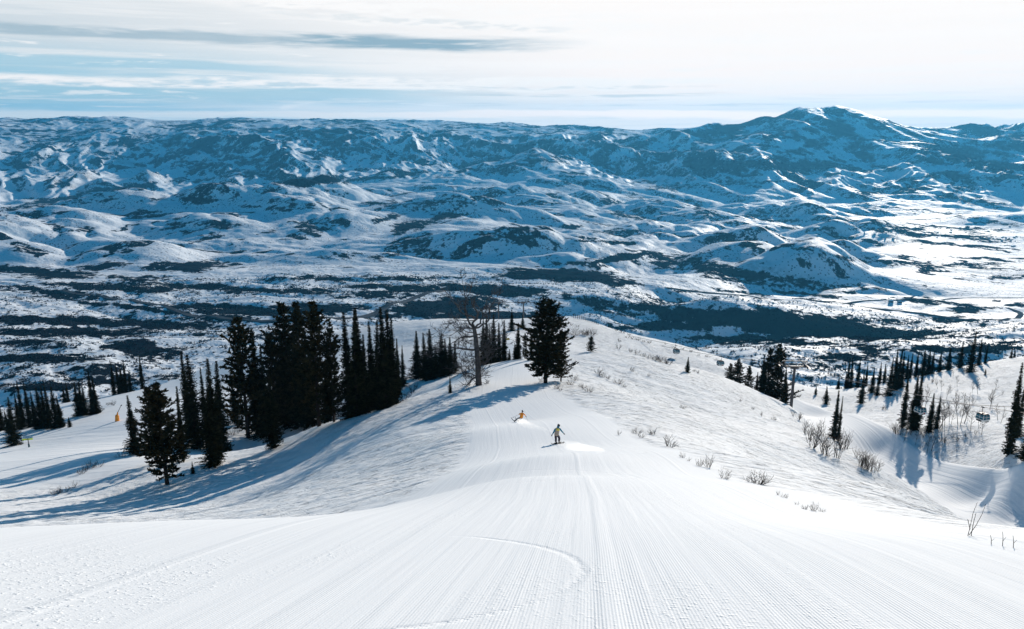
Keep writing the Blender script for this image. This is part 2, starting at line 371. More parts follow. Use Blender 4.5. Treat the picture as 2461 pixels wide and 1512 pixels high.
# ------------------------------------------------------------------ where brush grows (print position, half sizes, tilt, density)
BR = [
 (2230, 562, 210, 3.5, -5, 1.15), (2300, 588, 150, 3.5, -4, 1.0), (2160, 549, 110, 3, -5, .9), (2350, 622, 110, 4, -3, .9), (2190, 632, 80, 3, -6, .9), (2400, 540, 80, 4, 0, .9), (2280, 545, 120, 3.5, -4, .9), (2390, 600, 60, 3, -5, .9), (2120, 612, 50, 3, 10, .8),
 # valley bench, left
 (150, 800, 260, 12, 0, .9), (70, 830, 130, 14, 0, .75), (330, 835, 90, 22, -6, .95), (100, 862, 170, 12, 0, .9), (420, 850, 80, 14, 15, .6), (60, 905, 90, 14, 0, .55),
 (230, 890, 120, 16, 5, .55), (190, 920, 220, 16, 3, .75), (620, 805, 120, 10, 0, .55), (640, 845, 60, 8, 0, .8), (380, 905, 70, 12, 0, .6), (520, 800, 70, 14, 8, .5),
 (250, 775, 330, 13, -2, 1.0), (520, 765, 120, 10, 0, .8), (110, 700, 190, 10, -6, .8), (330, 740, 260, 7, -7, .9), (60, 720, 60, 10, 0, .6),
 (560, 745, 170, 14, -3, .95), (760, 740, 130, 12, 0, .9), (90, 655, 150, 14, -4, .95), (260, 690, 200, 10, -3, .9), (500, 690, 230, 9, -3, .9), (700, 700, 170, 8, 0, .85), (330, 668, 90, 8, 0, .8),
 (760, 670, 150, 8, 0, .7), (950, 690, 150, 7, 0, .9), (1000, 668, 190, 6, 0, .7), (450, 640, 110, 14, 2, 1.0), (250, 640, 70, 9, 6, .9), (1000, 700, 160, 7, 2, .9),
 (900, 712, 120, 6, 0, .8), (1120, 690, 120, 10, 0, .9), (820, 640, 60, 4, 0, .5),
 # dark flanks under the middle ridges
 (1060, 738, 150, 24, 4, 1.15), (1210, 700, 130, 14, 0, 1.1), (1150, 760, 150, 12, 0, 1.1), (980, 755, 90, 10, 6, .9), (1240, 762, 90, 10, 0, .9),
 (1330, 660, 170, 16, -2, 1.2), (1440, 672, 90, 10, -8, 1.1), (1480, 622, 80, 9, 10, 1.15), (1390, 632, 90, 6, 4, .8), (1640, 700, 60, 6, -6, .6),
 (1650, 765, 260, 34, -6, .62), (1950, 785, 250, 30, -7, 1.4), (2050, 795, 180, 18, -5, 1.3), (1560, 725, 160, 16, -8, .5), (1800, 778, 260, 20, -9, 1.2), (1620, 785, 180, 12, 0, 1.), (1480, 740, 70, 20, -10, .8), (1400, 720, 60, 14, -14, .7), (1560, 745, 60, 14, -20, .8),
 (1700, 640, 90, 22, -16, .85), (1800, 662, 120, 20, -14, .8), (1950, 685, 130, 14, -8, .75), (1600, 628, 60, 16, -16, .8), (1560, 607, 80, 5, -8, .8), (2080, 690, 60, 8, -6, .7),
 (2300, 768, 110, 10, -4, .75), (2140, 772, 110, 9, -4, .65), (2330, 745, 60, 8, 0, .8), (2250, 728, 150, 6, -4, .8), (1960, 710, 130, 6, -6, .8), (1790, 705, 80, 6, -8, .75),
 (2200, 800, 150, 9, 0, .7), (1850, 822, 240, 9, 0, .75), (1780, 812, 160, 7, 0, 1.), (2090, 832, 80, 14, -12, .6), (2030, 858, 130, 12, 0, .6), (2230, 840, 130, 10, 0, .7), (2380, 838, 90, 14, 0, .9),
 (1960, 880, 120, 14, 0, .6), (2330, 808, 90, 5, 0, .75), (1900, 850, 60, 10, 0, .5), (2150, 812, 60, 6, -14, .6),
 # foothills
 (470, 480, 55, 9, -6, 1.0), (600, 495, 38, 7, -10, .7), (430, 540, 34, 6, 16, .9), (300, 548, 28, 6, 20, .8), (490, 575, 46, 10, 14, .8), (275, 605, 30, 9, 26, 1.), (380, 550, 60, 5, 8, .6),
 (160, 475, 170, 6, 10, .95), (300, 450, 110, 6, 8, .8), (60, 500, 120, 5, 8, .7), (730, 500, 40, 5, 0, .6), (640, 560, 24, 7, 0, .6), (770, 535, 30, 6, 10, .5), (900, 490, 40, 5, 6, .7), (700, 475, 30, 5, 0, .5),
 (980, 545, 52, 16, 10, 1.0), (930, 525, 34, 9, 14, .9), (1080, 520, 60, 7, 8, .9), (1010, 600, 60, 16, -14, .7), (1050, 590, 40, 6, 0, .5), (1180, 555, 70, 6, 10, .7), (1140, 480, 90, 5, 6, .7),
 (740, 435, 90, 12, 4, 1.1), (900, 430, 120, 6, 6, .9), (1000, 415, 60, 6, 0, .6), (1300, 490, 60, 5, 4, .6), (1370, 545, 44, 6, 0, .8), (1460, 485, 40, 9, 0, .7), (1520, 520, 60, 12, -8, .7), (1450, 580, 90, 5, -4, .8),
 (1560, 560, 70, 10, -10, .5), (1350, 600, 60, 6, -4, .5), (1480, 560, 90, 4, -6, .6), (1640, 520, 100, 5, -14, .6), (1330, 440, 70, 8, -8, .6), (1560, 480, 90, 10, -16, .5),
 (2110, 585, 60, 7, -10, .7), (1980, 560, 30, 9, -10, .45), (2200, 560, 180, 7, -5, .75), (2330, 570, 140, 8, -4, .7), (2050, 540, 120, 5, -8, .6), (2130, 630, 90, 6, -6, .7), (2330, 640, 110, 9, -4, .7),
 (2380, 665, 90, 6, -4, .6), (1990, 612, 90, 5, -10, .6), (2290, 550, 150, 5, -2, .6), (1880, 530, 160, 5, -6, .75), (1700, 505, 70, 5, -20, .8), (1830, 555, 60, 5, 0, .4),
 # the high range and the mountain
 (760, 322, 70, 7, -10, 1.), (830, 330, 60, 9, 20, .9), (480, 305, 120, 6, -2, .8), (350, 330, 200, 9, 6, .6), (150, 330, 150, 14, 10, .6), (60, 380, 100, 20, 10, .6), (250, 370, 140, 14, -10, .5),
 (500, 330, 160, 8, 6, .5), (620, 370, 120, 10, -14, .45), (1000, 320, 90, 6, -8, .5), (100, 290, 160, 4, 0, .6), (560, 293, 90, 4, 0, .8), (1140, 300, 90, 4, 0, .6), (850, 296, 60, 3, 0, .7), (1350, 305, 180, 5, 0, .75), (1600, 306, 90, 5, 0, .7),
 (1250, 330, 60, 14, 24, .6), (1450, 320, 60, 10, 20, .7), (1550, 340, 70, 8, 14, .6), (1310, 390, 90, 16, 10, .55), (930, 360, 110, 12, 10, .45), (1000, 380, 80, 10, -12, .5), (700, 400, 160, 12, -8, .35),
 (2030, 312, 50, 16, -16, 1.1), (1780, 300, 130, 18, 18, 1.0), (1880, 280, 70, 12, 12, .85), (1700, 345, 120, 18, 18, .55), (1860, 330, 60, 14, 30, .8), (1950, 350, 70, 16, 20, .8), (1750, 400, 150, 18, 8, .8), (1900, 400, 120, 16, 0, .85),
 (2080, 360, 60, 9, -20, .7), (2180, 380, 60, 14, -20, .6), (2300, 365, 90, 22, -12, .9), (2400, 400, 120, 18, -6, .9), (2350, 310, 90, 14, -12, .9), (2200, 420, 160, 9, -4, .75), (1600, 400, 90, 18, 16, .6), (1640, 450, 120, 12, 0, .6),
 (2430, 330, 60, 14, 0, .7), (1800, 440, 140, 8, 4, .6), (2060, 470, 120, 8, -6, .5), (2330, 480, 150, 9, -8, .65), (1950, 445, 90, 6, 10, .6), (2250, 510, 170, 6, -8, .6), (2100, 500, 60, 12, -20, .5), (2400, 450, 90, 10, -6, .7), (2120, 400, 90, 9, -10, .6),
]
GR = [(150, 440, 60, 5, -22, 1.), (120, 405, 70, 4, -28, .9), (230, 430, 60, 5, -26, 1.), (190, 415, 60, 4, -24, .9), (330, 400, 90, 6, -24, .7), (2000, 560, 40, 12, -20, .6), (2150, 575, 30, 12, -30, .8), (1950, 575, 30, 8, -30, .6),
      (1850, 650, 120, 16, -14, .5), (2300, 640, 70, 10, -6, .6), (560, 540, 40, 8, 0, .4), (1030, 620, 12, 10, 0, .5), (2070, 455, 40, 9, -20, .5), (1000, 535, 40, 9, -10, .7)]
CLEAR = [(2270, 605, 70, 12, 0, 1), (2080, 432, 70, 7, 8, 1), (2200, 415, 90, 8, 6, 1.), (2420, 470, 60, 20, -6, 1), (2330, 540, 120, 5, -3, .9), (1990, 540, 120, 5, -3, .6), (2300, 705, 160, 9, 0, 1), (1100, 655, 130, 7, 0, .9), (560, 870, 110, 10, 20, .9), (420, 885, 60, 9, 15, .8),
         (480, 830, 60, 9, 0, .6), (2000, 815, 70, 6, 0, .6), (2200, 822, 120, 6, 0, .5), (930, 400, 60, 5, 0, .6), (60, 470, 60, 6, 0, .9), (1250, 500, 150, 6, 0, .5), (900, 450, 90, 7, 0, .6), (1850, 345, 60, 8, 0, .4), (2350, 690, 110, 10, 0, .7), (2160, 605, 60, 8, 0, .8)]
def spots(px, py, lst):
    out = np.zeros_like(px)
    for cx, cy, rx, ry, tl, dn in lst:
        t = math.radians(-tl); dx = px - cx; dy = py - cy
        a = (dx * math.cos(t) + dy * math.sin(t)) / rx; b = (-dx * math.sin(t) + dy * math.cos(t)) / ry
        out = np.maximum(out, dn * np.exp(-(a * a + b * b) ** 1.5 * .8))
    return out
def brush_density(x, y, z, away):
    px, py = project(x, np.maximum(y, 50), z)
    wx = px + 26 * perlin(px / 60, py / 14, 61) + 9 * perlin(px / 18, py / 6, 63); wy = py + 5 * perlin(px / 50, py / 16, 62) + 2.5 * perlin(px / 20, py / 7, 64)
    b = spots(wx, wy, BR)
    r = np.hypot(x, y)
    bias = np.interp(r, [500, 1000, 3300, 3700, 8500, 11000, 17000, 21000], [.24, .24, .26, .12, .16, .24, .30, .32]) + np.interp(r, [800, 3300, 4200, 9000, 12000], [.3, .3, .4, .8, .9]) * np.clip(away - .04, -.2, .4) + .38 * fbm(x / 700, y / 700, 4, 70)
    b = np.maximum(b, bias)
    hills = ss(3400, 4000, r) * ss(9500, 8200, r)
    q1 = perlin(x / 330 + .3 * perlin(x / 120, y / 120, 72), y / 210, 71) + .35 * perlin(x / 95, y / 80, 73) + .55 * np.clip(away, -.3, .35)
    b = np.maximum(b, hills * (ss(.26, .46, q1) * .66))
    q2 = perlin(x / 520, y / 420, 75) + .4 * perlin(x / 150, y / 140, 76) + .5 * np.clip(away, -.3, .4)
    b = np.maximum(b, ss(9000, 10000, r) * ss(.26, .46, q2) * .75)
    c = spots(wx, wy, CLEAR)
    return np.clip(b * (1 - c) - .1 * c, -.1, 1.2), spots(wx, wy, GR)
def brush_map(x, y, z):
    rr = np.hypot(x, y); az = np.arctan2(x, y)
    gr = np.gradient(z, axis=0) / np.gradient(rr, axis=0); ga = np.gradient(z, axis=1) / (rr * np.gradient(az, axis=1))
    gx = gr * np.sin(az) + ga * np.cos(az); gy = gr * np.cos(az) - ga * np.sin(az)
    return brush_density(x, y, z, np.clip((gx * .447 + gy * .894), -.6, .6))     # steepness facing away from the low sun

# ------------------------------------------------------------------ ground sheets
def grid(az, rr, rlabel=None):
    A_, R_ = np.meshgrid(az, rr)
    return R_ * np.sin(A_), R_ * np.cos(A_)
def faces_of(nr, nc):
    i = np.arange((nr - 1) * (nc - 1)); r = i // (nc - 1); c = i % (nc - 1); a = r * nc + c
    return np.stack([a, a + 1, a + nc + 1, a + nc], 1)
def az_cols(n_in, half_in=R(34.5), half_out=R(62), n_out=120):
    ins = np.linspace(-half_in, half_in, n_in)
    o = np.linspace(half_in, half_out, n_out + 1)[1:]
    return np.concatenate([-o[::-1], ins, o])
Q = 1.0
azn = az_cols(int(1000 * Q))
rn = np.concatenate([np.linspace(.04, 2.4, 8)[:-1], np.geomspace(2.4, 430, int(1000 * Q))])
X, Y = grid(azn, rn); Z = height(X, Y)
road, trail, pis, u, v = groom_masks(X, Y)
wood = np.clip(np.exp(-((X + 32) / 26) ** 2) * ss(95, 120, Y) * ss(190, 160, Y), 0, 1)
o = mesh_np('snow_slope', np.stack([X.ravel(), Y.ravel(), Z.ravel()], 1), faces_of(*X.shape), M['snow'], True,
            dict(lane=u + .095 * np.clip(16 - Y, 0, 16) * 0, road=road, trail=trail, piste=pis, trail_lane=v, sprinkle=wood * .6))
tag(o, 'white groomed and chopped snow slope falling away from the viewer', 'snow slope', kind='structure')
# patch behind the viewer
azb = np.linspace(R(61.9), R(298.1), 160); rb = np.concatenate([[.04], np.geomspace(.6, 90, 90)])
X, Y = grid(azb, rb); Yc = np.maximum(Y, -6); Z = height(X, Yc) - .22 * (Y - Yc)
road, trail, pis, u, v = groom_masks(X, Y)
ob = mesh_np('upper_slope', np.stack([X.ravel(), Y.ravel(), Z.ravel()], 1), faces_of(*X.shape), M['snow'], True, dict(lane=u, road=road, trail=trail * 0, piste=pis * 0, trail_lane=v, sprinkle=v * 0))
tag(ob, 'groomed snow rising behind the viewer', 'snow slope', kind='structure')
azf = az_cols(int(1150 * Q), half_out=R(47), n_out=90)
def sheet(name, r0, r1, nr, label, cat):
    rr = np.geomspace(r0, r1, int(nr * Q))
    X, Y = grid(azf, rr); Z = height(X, Y)
    b, g_ = brush_map(X, Y, Z)
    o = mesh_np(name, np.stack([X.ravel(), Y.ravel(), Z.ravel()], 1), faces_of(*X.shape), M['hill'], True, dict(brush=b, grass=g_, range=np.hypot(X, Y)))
    tag(o, label, cat, kind='structure'); return o
sheet('valley_floor', 425, 3300, 520, 'snowy valley bench with dark brush below the ski slope', 'valley')
sheet('foothills', 3300 * .999, 9200, 420, 'rounded snowy foothills beyond the valley', 'hills')
sheet('high_range', 9200 * .999, 20000, 360, 'blue hazy snow covered mountain range on the skyline', 'mountains')
# ------------------------------------------------------------------ sun, sky, air
SUN = Vector((.551, 1.0997, .285)).normalized()
sun_el = math.asin(SUN.z); sun_az = math.atan2(SUN.x, SUN.y)
ld = bpy.data.lights.new('sun', 'SUN'); ld.energy = 5.0; ld.angle = R(.55); ld.color = (1., .905, .79)
lo = bpy.data.objects.new('sun', ld); col.objects.link(lo)
lo.rotation_euler = SUN.to_track_quat('Z', 'Y').to_euler(); lo.location = (60, 120, 60)

def make_world():
    g = N('World', world=True)
    tc = g.n('ShaderNodeTexCoord'); V = g.n('ShaderNodeVectorMath', _operation='NORMALIZE', i0=tc.outputs['Generated'])
    sky = g.n('ShaderNodeTexSky', _sky_type='NISHITA'); sky.sun_disc = False
    sky.sun_elevation = sun_el; sky.sun_rotation = sun_az; sky.altitude = 2600; sky.air_density = 1.0; sky.dust_density = .6; sky.ozone_density = 2.0
    sx = g.n('ShaderNodeSeparateXYZ', Vector=V.outputs[0]); x, y, z = sx.outputs
    el = g.m('MULTIPLY', g.m('ARCSINE', z), 57.2958)                # degrees above the horizon
    az = g.m('MULTIPLY', g.m('ARCTAN2', x, y), 57.2958)             # degrees right of straight ahead
    warpv = g.vec(g.m('MULTIPLY', az, .09), g.m('MULTIPLY', el, .8), 0)
    w = g.m('SUBTRACT', g.noise(warpv, 1., 4, .55), .5)
    streak = g.noise(g.vec(g.m('MULTIPLY', az, .045), g.m('MULTIPLY', el, 1.3), 4.), 1., 6, .6)
    streak2 = g.noise(g.vec(g.m('MULTIPLY', az, .12), g.m('MULTIPLY', el, 3.2), 8.), 1., 5, .6)
    tuft = g.noise(g.vec(g.m('MULTIPLY', az, .5), g.m('MULTIPLY', el, 2.6), 2.), 1., 4, .6)
    e2 = g.m('ADD', el, g.m('MULTIPLY', w, .9))
    def band(c, slope, h, a0, a1, soft=4., sharp=False):
        d = g.m('ABSOLUTE', g.m('SUBTRACT', e2, g.m('ADD', c, g.m('MULTIPLY', az, slope))))
        k = g.ramp(d, h, h * .35)
        return g.m('MULTIPLY', k, g.m('MULTIPLY', g.ramp(az, a0 - soft, a0 + soft), g.ramp(az, a1 + soft, a1 - soft)))
    K = .47     # overall strength kept near .1 through the mixes below
    glow = g.ramp(g.m('ADD', az, g.m('MULTIPLY', el, 1.2)), -34, 14)             # towards the sun
    blue = g.mix(glow, (.36, .60, .73, 1), (1.02, .95, .92, 1))
    pale = g.mix(glow, (.60, .68, .735, 1), (.99, .955, .935, 1))
    base = g.mix(g.ramp(el, 2.6, 5.2), blue, pale)
    veil = g.m('MULTIPLY', g.ramp(streak, .42, .62), .75)
    low = g.mix(veil, base, g.mix(glow, (.80, .83, .85, 1), (1.0, .97, .955, 1)))
    low = g.mix(g.m('MULTIPLY', band(2.95, -.015, .42, -60, -14, 6), .8), low, (.40, .62, .74, 1))
    low = g.mix(g.m('MULTIPLY', band(1.45, 0, .75, -60, -6, 8), .75), low, (.38, .60, .71, 1))
    low = g.mix(g.m('MULTIPLY', g.ramp(streak2, .52, .60), g.m('MULTIPLY', g.ramp(el, 2.4, .6), .6)), low, g.mix(glow, (.78, .83, .86, 1), (.86, .86, .87, 1)))
    # white sheets
    crisp = g.noise(g.vec(g.m('MULTIPLY', az, .16), g.m('MULTIPLY', el, 1.7), 5.), 1., 6, .62, .4)
    wb = g.m('MAXIMUM', band(2.05, -.008, .42, -60, 9, 3), g.m('MAXIMUM', band(6.45, -.055, 1.1, -18, 12, 3), band(2.45, -.006, .30, -16, 14, 3)))
    wb = g.m('MULTIPLY', wb, g.ramp(g.m('ADD', g.m('MULTIPLY', tuft, .5), g.m('MULTIPLY', crisp, .6)), .44, .60))
    wisp = g.m('MULTIPLY', g.ramp(crisp, .56, .68), g.ramp(el, 7.5, 5.5)); wb = g.m('MAXIMUM', wb, g.m('MULTIPLY', wisp, .7))
    low = g.mix(wb, low, (.97, .955, .945, 1))
    under = g.m('MULTIPLY', g.m('MAXIMUM', band(5.95, -.05, .35, -16, 3, 3), band(2.05, -.006, .13, -12, 12, 4)), g.ramp(tuft, .42, .62))
    low = g.mix(g.m('MULTIPLY', under, .45), low, (.60, .68, .73, 1))
    low = g.mix(g.m('MULTIPLY', band(.25, 0, .35, -60, 60, 6), .7), low, g.mix(glow, (.80, .85, .87, 1), (1.4, 1.14, 1.0, 1)))
    # long grey bar
    db = g.m('MAXIMUM', band(4.80, -.014, .62, -18, 1, 6), g.m('MULTIPLY', band(5.05, .0, .45, -60, -14, 5), .75))
    db = g.m('MULTIPLY', db, g.ramp(g.m('ADD', g.m('MULTIPLY', crisp, .55), g.m('MULTIPLY', streak, .45)), .36, .56))
    low = g.mix(g.m('MULTIPLY', db, .95), low, (.27, .42, .52, 1))
    low = g.mix(g.m('MULTIPLY', g.m('MULTIPLY', band(1.55, -.004, .20, -4, 13, 4), g.ramp(streak2, .40, .56)), .55), low, (.52, .62, .68, 1))
    low = g.mix(g.m('MULTIPLY', g.m('MULTIPLY', band(.85, 0, .16, -8, 26, 5), g.ramp(streak2, .44, .58)), .4), low, (.62, .69, .74, 1))
    # clear blue dome overhead
    skyc = g.n('ShaderNodeVectorMath', _operation='MULTIPLY', i0=sky.outputs[0], i1=(.13, .66, .76))
    bg_sky = g.n('ShaderNodeBackground', Color=skyc.outputs[0], Strength=SKYS)
    bg_low = g.n('ShaderNodeBackground', Color=low, Strength=1.0)
    m = g.n('ShaderNodeMixShader', Fac=g.ramp(g.m('ADD', el, g.m('MULTIPLY', w, 6.)), 15, 9), i1=bg_sky, i2=bg_low)
    # away from the sun the low sky is plain blue
    back = g.ramp(g.m('ABSOLUTE', g.m('SUBTRACT', az, 8.)), 38, 75)
    m2 = g.n('ShaderNodeMixShader', Fac=back, i1=m, i2=bg_sky)
    return g.out(m2)
SKYS = .15
scene.world = make_world()

# the air: one closed box of thin blue haze
g = N('thin winter haze')
vol = g.n('ShaderNodeVolumePrincipled', Density=2.35e-5, Anisotropy=.35)
vol.inputs['Color'].default_value = (.09, .46, .80, 1)
g.out(vol, 'Volume')
bm = bmesh.new(); bmesh.ops.create_cube(bm, size=1)
bmesh.ops.scale(bm, vec=(34000, 21000, 1700), verts=bm.verts); bmesh.ops.translate(bm, vec=(0, 10000, -530), verts=bm.verts)
me = bpy.data.meshes.new('haze'); bm.to_mesh(me); bm.free(); me.materials.append(g.id)
hz = bpy.data.objects.new('haze', me); col.objects.link(hz); tag(hz, 'thin blue winter haze filling the valley air', 'haze', kind='stuff')

scene.view_settings.view_transform = 'Standard'; scene.view_settings.look = 'None'
scene.view_settings.exposure = .06; scene.view_settings.gamma = 1
cy = scene.cycles if hasattr(scene, 'cycles') else None
scene.render.engine = 'CYCLES'
scene.cycles.use_denoising = True
try: scene.cycles.denoiser = 'OPENIMAGEDENOISE'
except Exception: pass
scene.cycles.max_bounces = 6; scene.cycles.diffuse_bounces = 3; scene.cycles.volume_bounces = 1
scene.cycles.transparent_max_bounces = 8; scene.cycles.caustics_reflective = False; scene.cycles.caustics_refractive = False
# ------------------------------------------------------------------ plant kit
def tube(V, F, pts, rads, k=5):
    """append a tapered tube along pts to the lists V, F (quads)"""
    base = len(V); n = len(pts); pts = [Vector(p) for p in pts]
    prev = None
    for i, p in enumerate(pts):
        d = (pts[min(i + 1, n - 1)] - pts[max(i - 1, 0)])
        d = d.normalized() if d.length > 1e-9 else Vector((0, 0, 1))
        a = d.cross(Vector((0, 0, 1)) if abs(d.z) < .9 else Vector((1, 0, 0))).normalized()
        if prev is not None and a.dot(prev) < 0: a = -a
        prev = a; b = d.cross(a)
        for j in range(k):
            t = 2 * math.pi * j / k; V.append(tuple(p + (a * math.cos(t) + b * math.sin(t)) * rads[i]))
    for i in range(n - 1):
        for j in range(k):
            F.append((base + i * k + j, base + i * k + (j + 1) % k, base + (i + 1) * k + (j + 1) % k, base + (i + 1) * k + j))
    F.append(tuple(base + j for j in range(k))[::-1]); F.append(tuple(base + (n - 1) * k + j for j in range(k)))
def pymesh(name, V, F, mat, smooth=False):
    me = bpy.data.meshes.new(name); me.from_pydata(V, [], F); me.update()
    if smooth: me.polygons.foreach_set('use_smooth', [True] * len(me.polygons))
    if mat: me.materials.append(mat)
    return me
def objm(name, me, parent=None, loc=(0, 0, 0)):
    o = bpy.data.objects.new(name, me); col.objects.link(o)
    if parent: o.parent = parent
    o.location = loc; return o
def empty(name, loc, rz=0, sc=1.):
    o = bpy.data.objects.new(name, None); col.objects.link(o); o.location = loc; o.rotation_euler = (0, 0, rz)
    o.scale = (sc, sc, sc) if not isinstance(sc, tuple) else sc; o.empty_display_size = .3; return o

def leaf_mat(name, a, b, rough=.8):
    g = N(name); tc = g.n('ShaderNodeTexCoord'); oi = g.n('ShaderNodeObjectInfo')
    n = g.noise(tc.outputs['Object'], 1.3, 3, .6)
    c = g.mix(g.ramp(n, .35, .68), (*a, 1), (*b, 1))
    c = g.mix(g.m('MULTIPLY', oi.outputs['Random'], .35), c, (.022, .026, .018, 1))
    bs = g.n('ShaderNodeBsdfDiffuse', Color=c)
    return g.out(bs)
M['fir'] = leaf_mat('dark fir needles', (.013, .015, .009), (.050, .047, .023))
M['dougfir'] = leaf_mat('olive fir needles', (.016, .017, .010), (.070, .056, .027))
M['rust'] = leaf_mat('rusty dying needles', (.05, .024, .014), (.02, .022, .014))
M['bark'] = plain('dark bark', (.035, .026, .022), .9, spec=.1)
M['greybark'] = plain('weathered grey wood', (.068, .060, .058), .85, spec=.1, scale=2., vary=1.7)
M['twig'] = plain('red brown twigs', (.036, .024, .021), .85, spec=.1)
M['aspen'] = plain('grey brown aspen stems', (.055, .043, .037), .85, spec=.1)

def conifer(seed, H, Rb, kind='fir', dens=1.):
    """trunk and crown meshes of one conifer, base at the origin"""
    rs = np.random.RandomState(seed); V = []; F = []
    broad = kind in ('doug', 'round')
    lean = rs.randn(2) * .012 * H
    def axis(h): t = h / H; return np.array([lean[0] * t * t, lean[1] * t * t, h])
    r0 = H * (.017 if not broad else .021)
    tube(V, F, [tuple(axis(H * t)) for t in np.linspace(-.03, .985, 9)], [r0 * (1 - .93 * t) + .01 for t in np.linspace(0, 1, 9)], 6)
    VV = []; step = (.20 if not broad else .30) * (H / 14) ** .5 / (1.35 if kind == 'round' else dens)
    h = H * (.02 if kind == 'fir' else (.10 if broad else .05)); amod = rs.rand(8) * 6.28
    while h < H * .985:
        t = h / H
        if broad: prof = (min(1, (t + (.02 if kind == 'round' else .12)) / (.42 if kind == 'round' else .30)) ** .7) * (1 - t) ** (.36 if kind == 'round' else .66) * 1.06 + .01
        else: prof = ((1 - t) ** (.80 + .16 * (seed % 3))) * (.85 + .15 * min(1, t / .08)) + .006
        nb = int(rs.randint(6, 10) * (1 if not broad else .8)); a0 = rs.rand() * 6.28
        lobes = .84 + .16 * math.sin(h * (1.3 if not broad else 1.0) + amod[0]) + (.13 * math.sin(h * 3.1 + amod[1]))
        for j in range(nb):
            a = a0 + j * 6.283 / nb + rs.randn() * .22
            side = 1 + (.10 if kind == 'round' else .22 if broad else .10) * math.sin(2 * a + amod[2] + h * .5) + (.08 if kind == 'round' else .20 if broad else .06) * math.sin(3 * a + amod[3] - h * .9)
            L = Rb * prof * lobes * side * ((.68 + .40 * rs.rand()) if kind == 'round' else (.55 + .60 * rs.rand()))
            if kind == 'thin' and rs.rand() < .35: L *= .35
            if L < .06: L = .06
            if not broad and rs.rand() < .12: continue
            d = np.array([math.cos(a), math.sin(a), 0]); p0 = axis(h)
            droop = (-.10 - .30 * (1 - t)) if not broad else (.30 * t - .05 + .12 * rs.randn())
            n = max(3, int(L / (.17 if not broad else .24)) + 2)
            for i in range(n):
                s = (i + .5) / n * .98 + .02
                if broad and (s < .30 and rs.rand() < .7 or rs.rand() < .12): continue
                up = droop * s + (.26 * s * s if not broad else .20 * s * s)
                c = p0 + d * (L * s) + np.array([0, 0, L * up]) + rs.randn(3) * .045
                sz = (.23 + .10 * rs.rand()) * (1.0 if not broad else 1.35) * (H / 14) ** .35 * (1.1 - .45 * s * (0 if broad else 1)) * (1 if broad else min(1, .42 + 1.1 * (1 - t)))
                for q in range(3 if not broad else 4):
                    ang = a + rs.randn() * (.75 if not broad else 1.3); tl = rs.randn() * .35 + (.10 if not broad else .25) - (0 if broad else .25 * (1 - t))
                    dd = np.array([math.cos(ang) * math.cos(tl), math.sin(ang) * math.cos(tl), math.sin(tl)])
                    w = np.cross(dd, [0, 0, 1.0]) ; w /= (np.linalg.norm(w) + 1e-6); w = w * math.cos(q * 1.1) + np.array([0, 0, 1]) * math.sin(q * 1.1) * .8
                    tip = c + dd * sz * 1.25; k2 = sz * .36
                    VV += [c - dd * sz * .45 - w * k2 * .5, c + dd * sz * .2 - w * k2, tip, c + dd * sz * .2 + w * k2]
        h += step * (.75 + .5 * rs.rand()) * (1 if not broad else (1 + .9 * (rs.rand() < .12)))
    # leader
    VV = np.array(VV); nf = len(VV) // 4; FF = np.arange(nf * 4).reshape(-1, 4)
    me = bpy.data.meshes.new('crown'); me.vertices.add(len(VV)); me.vertices.foreach_set('co', VV.astype(np.float32).ravel())
    me.loops.add(nf * 4); me.loops.foreach_set('vertex_index', FF.astype(np.int32).ravel()); me.polygons.add(nf)
    me.polygons.foreach_set('loop_start', np.arange(0, nf * 4, 4, dtype=np.int32)); me.polygons.foreach_set('loop_total', np.full(nf, 4, np.int32)); me.update(calc_edges=True)
    me.materials.append(M['dougfir' if broad else ('rust' if kind == 'rust' else 'fir')])
    tm = pymesh('trunk', V, F, M['bark'], True)
    return tm, me, H
def place_ground(px, py, ymax):
    x, y, z = ground_at(px, py); k = 0
    while y > ymax and k < 200: py += 1.2; k += 1; x, y, z = ground_at(px, py)
    return x, y, z
TREE_COUNT = 0
PROTO = {}
def proto(kind, i):
    key = (kind, i)
    if key not in PROTO:
        HR = dict(fir=(14, 2.5), slim=(15, 1.85), wide=(14, 3.3), doug=(14, 4.6), round=(14, 4.6), thin=(14, 1.7), rust=(13, 1.6), small=(5, 1.5))[kind]
        gen = dict(slim='fir', wide='fir', small='fir').get(kind, kind)
        PROTO[key] = conifer(100 + i * 7 + len(kind) * 31 + ord(kind[0]), HR[0] * (1 if True else 1), HR[1] * (1 + .10 * (i % 3 - 1)), gen if gen in ('doug', 'round', 'thin', 'rust') else 'fir')
    return PROTO[key]
def tree_at(px, pytop, kind, label, group, pybase=None, Y=None, ymax=400, rs=1., var=None, name='fir_tree', cat='fir tree'):
    """a tree whose foot is on the ground seen at (px, pybase), or at forward distance Y, tall enough to reach pytop"""
    global TREE_COUNT; TREE_COUNT += 1
    if Y is None: x, y, z = place_ground(px, pybase, ymax)
    else: x = bearing(px, 900)[0] * Y; y = Y; kx, kz = bearing(px, pytop); x = kx * Y; z = ground_z(x, y)
    kz = bearing(px, pytop)[1]; Ht = max(1.2, kz * y - z)
    tm, cm, H = proto(kind, (TREE_COUNT * 7 + 1) % 5 if var is None else var)
    s = Ht / H; w = s * rs
    if H > 8: w = s ** .6 * rs if Ht < 20 else s * rs
    t = empty(name, (x, y, z - .1), RNG.random() * 6.28, (w, w, s))
    objm('trunk', tm, t); objm('crown', cm, t); tag(t, label, cat, group)
    return t
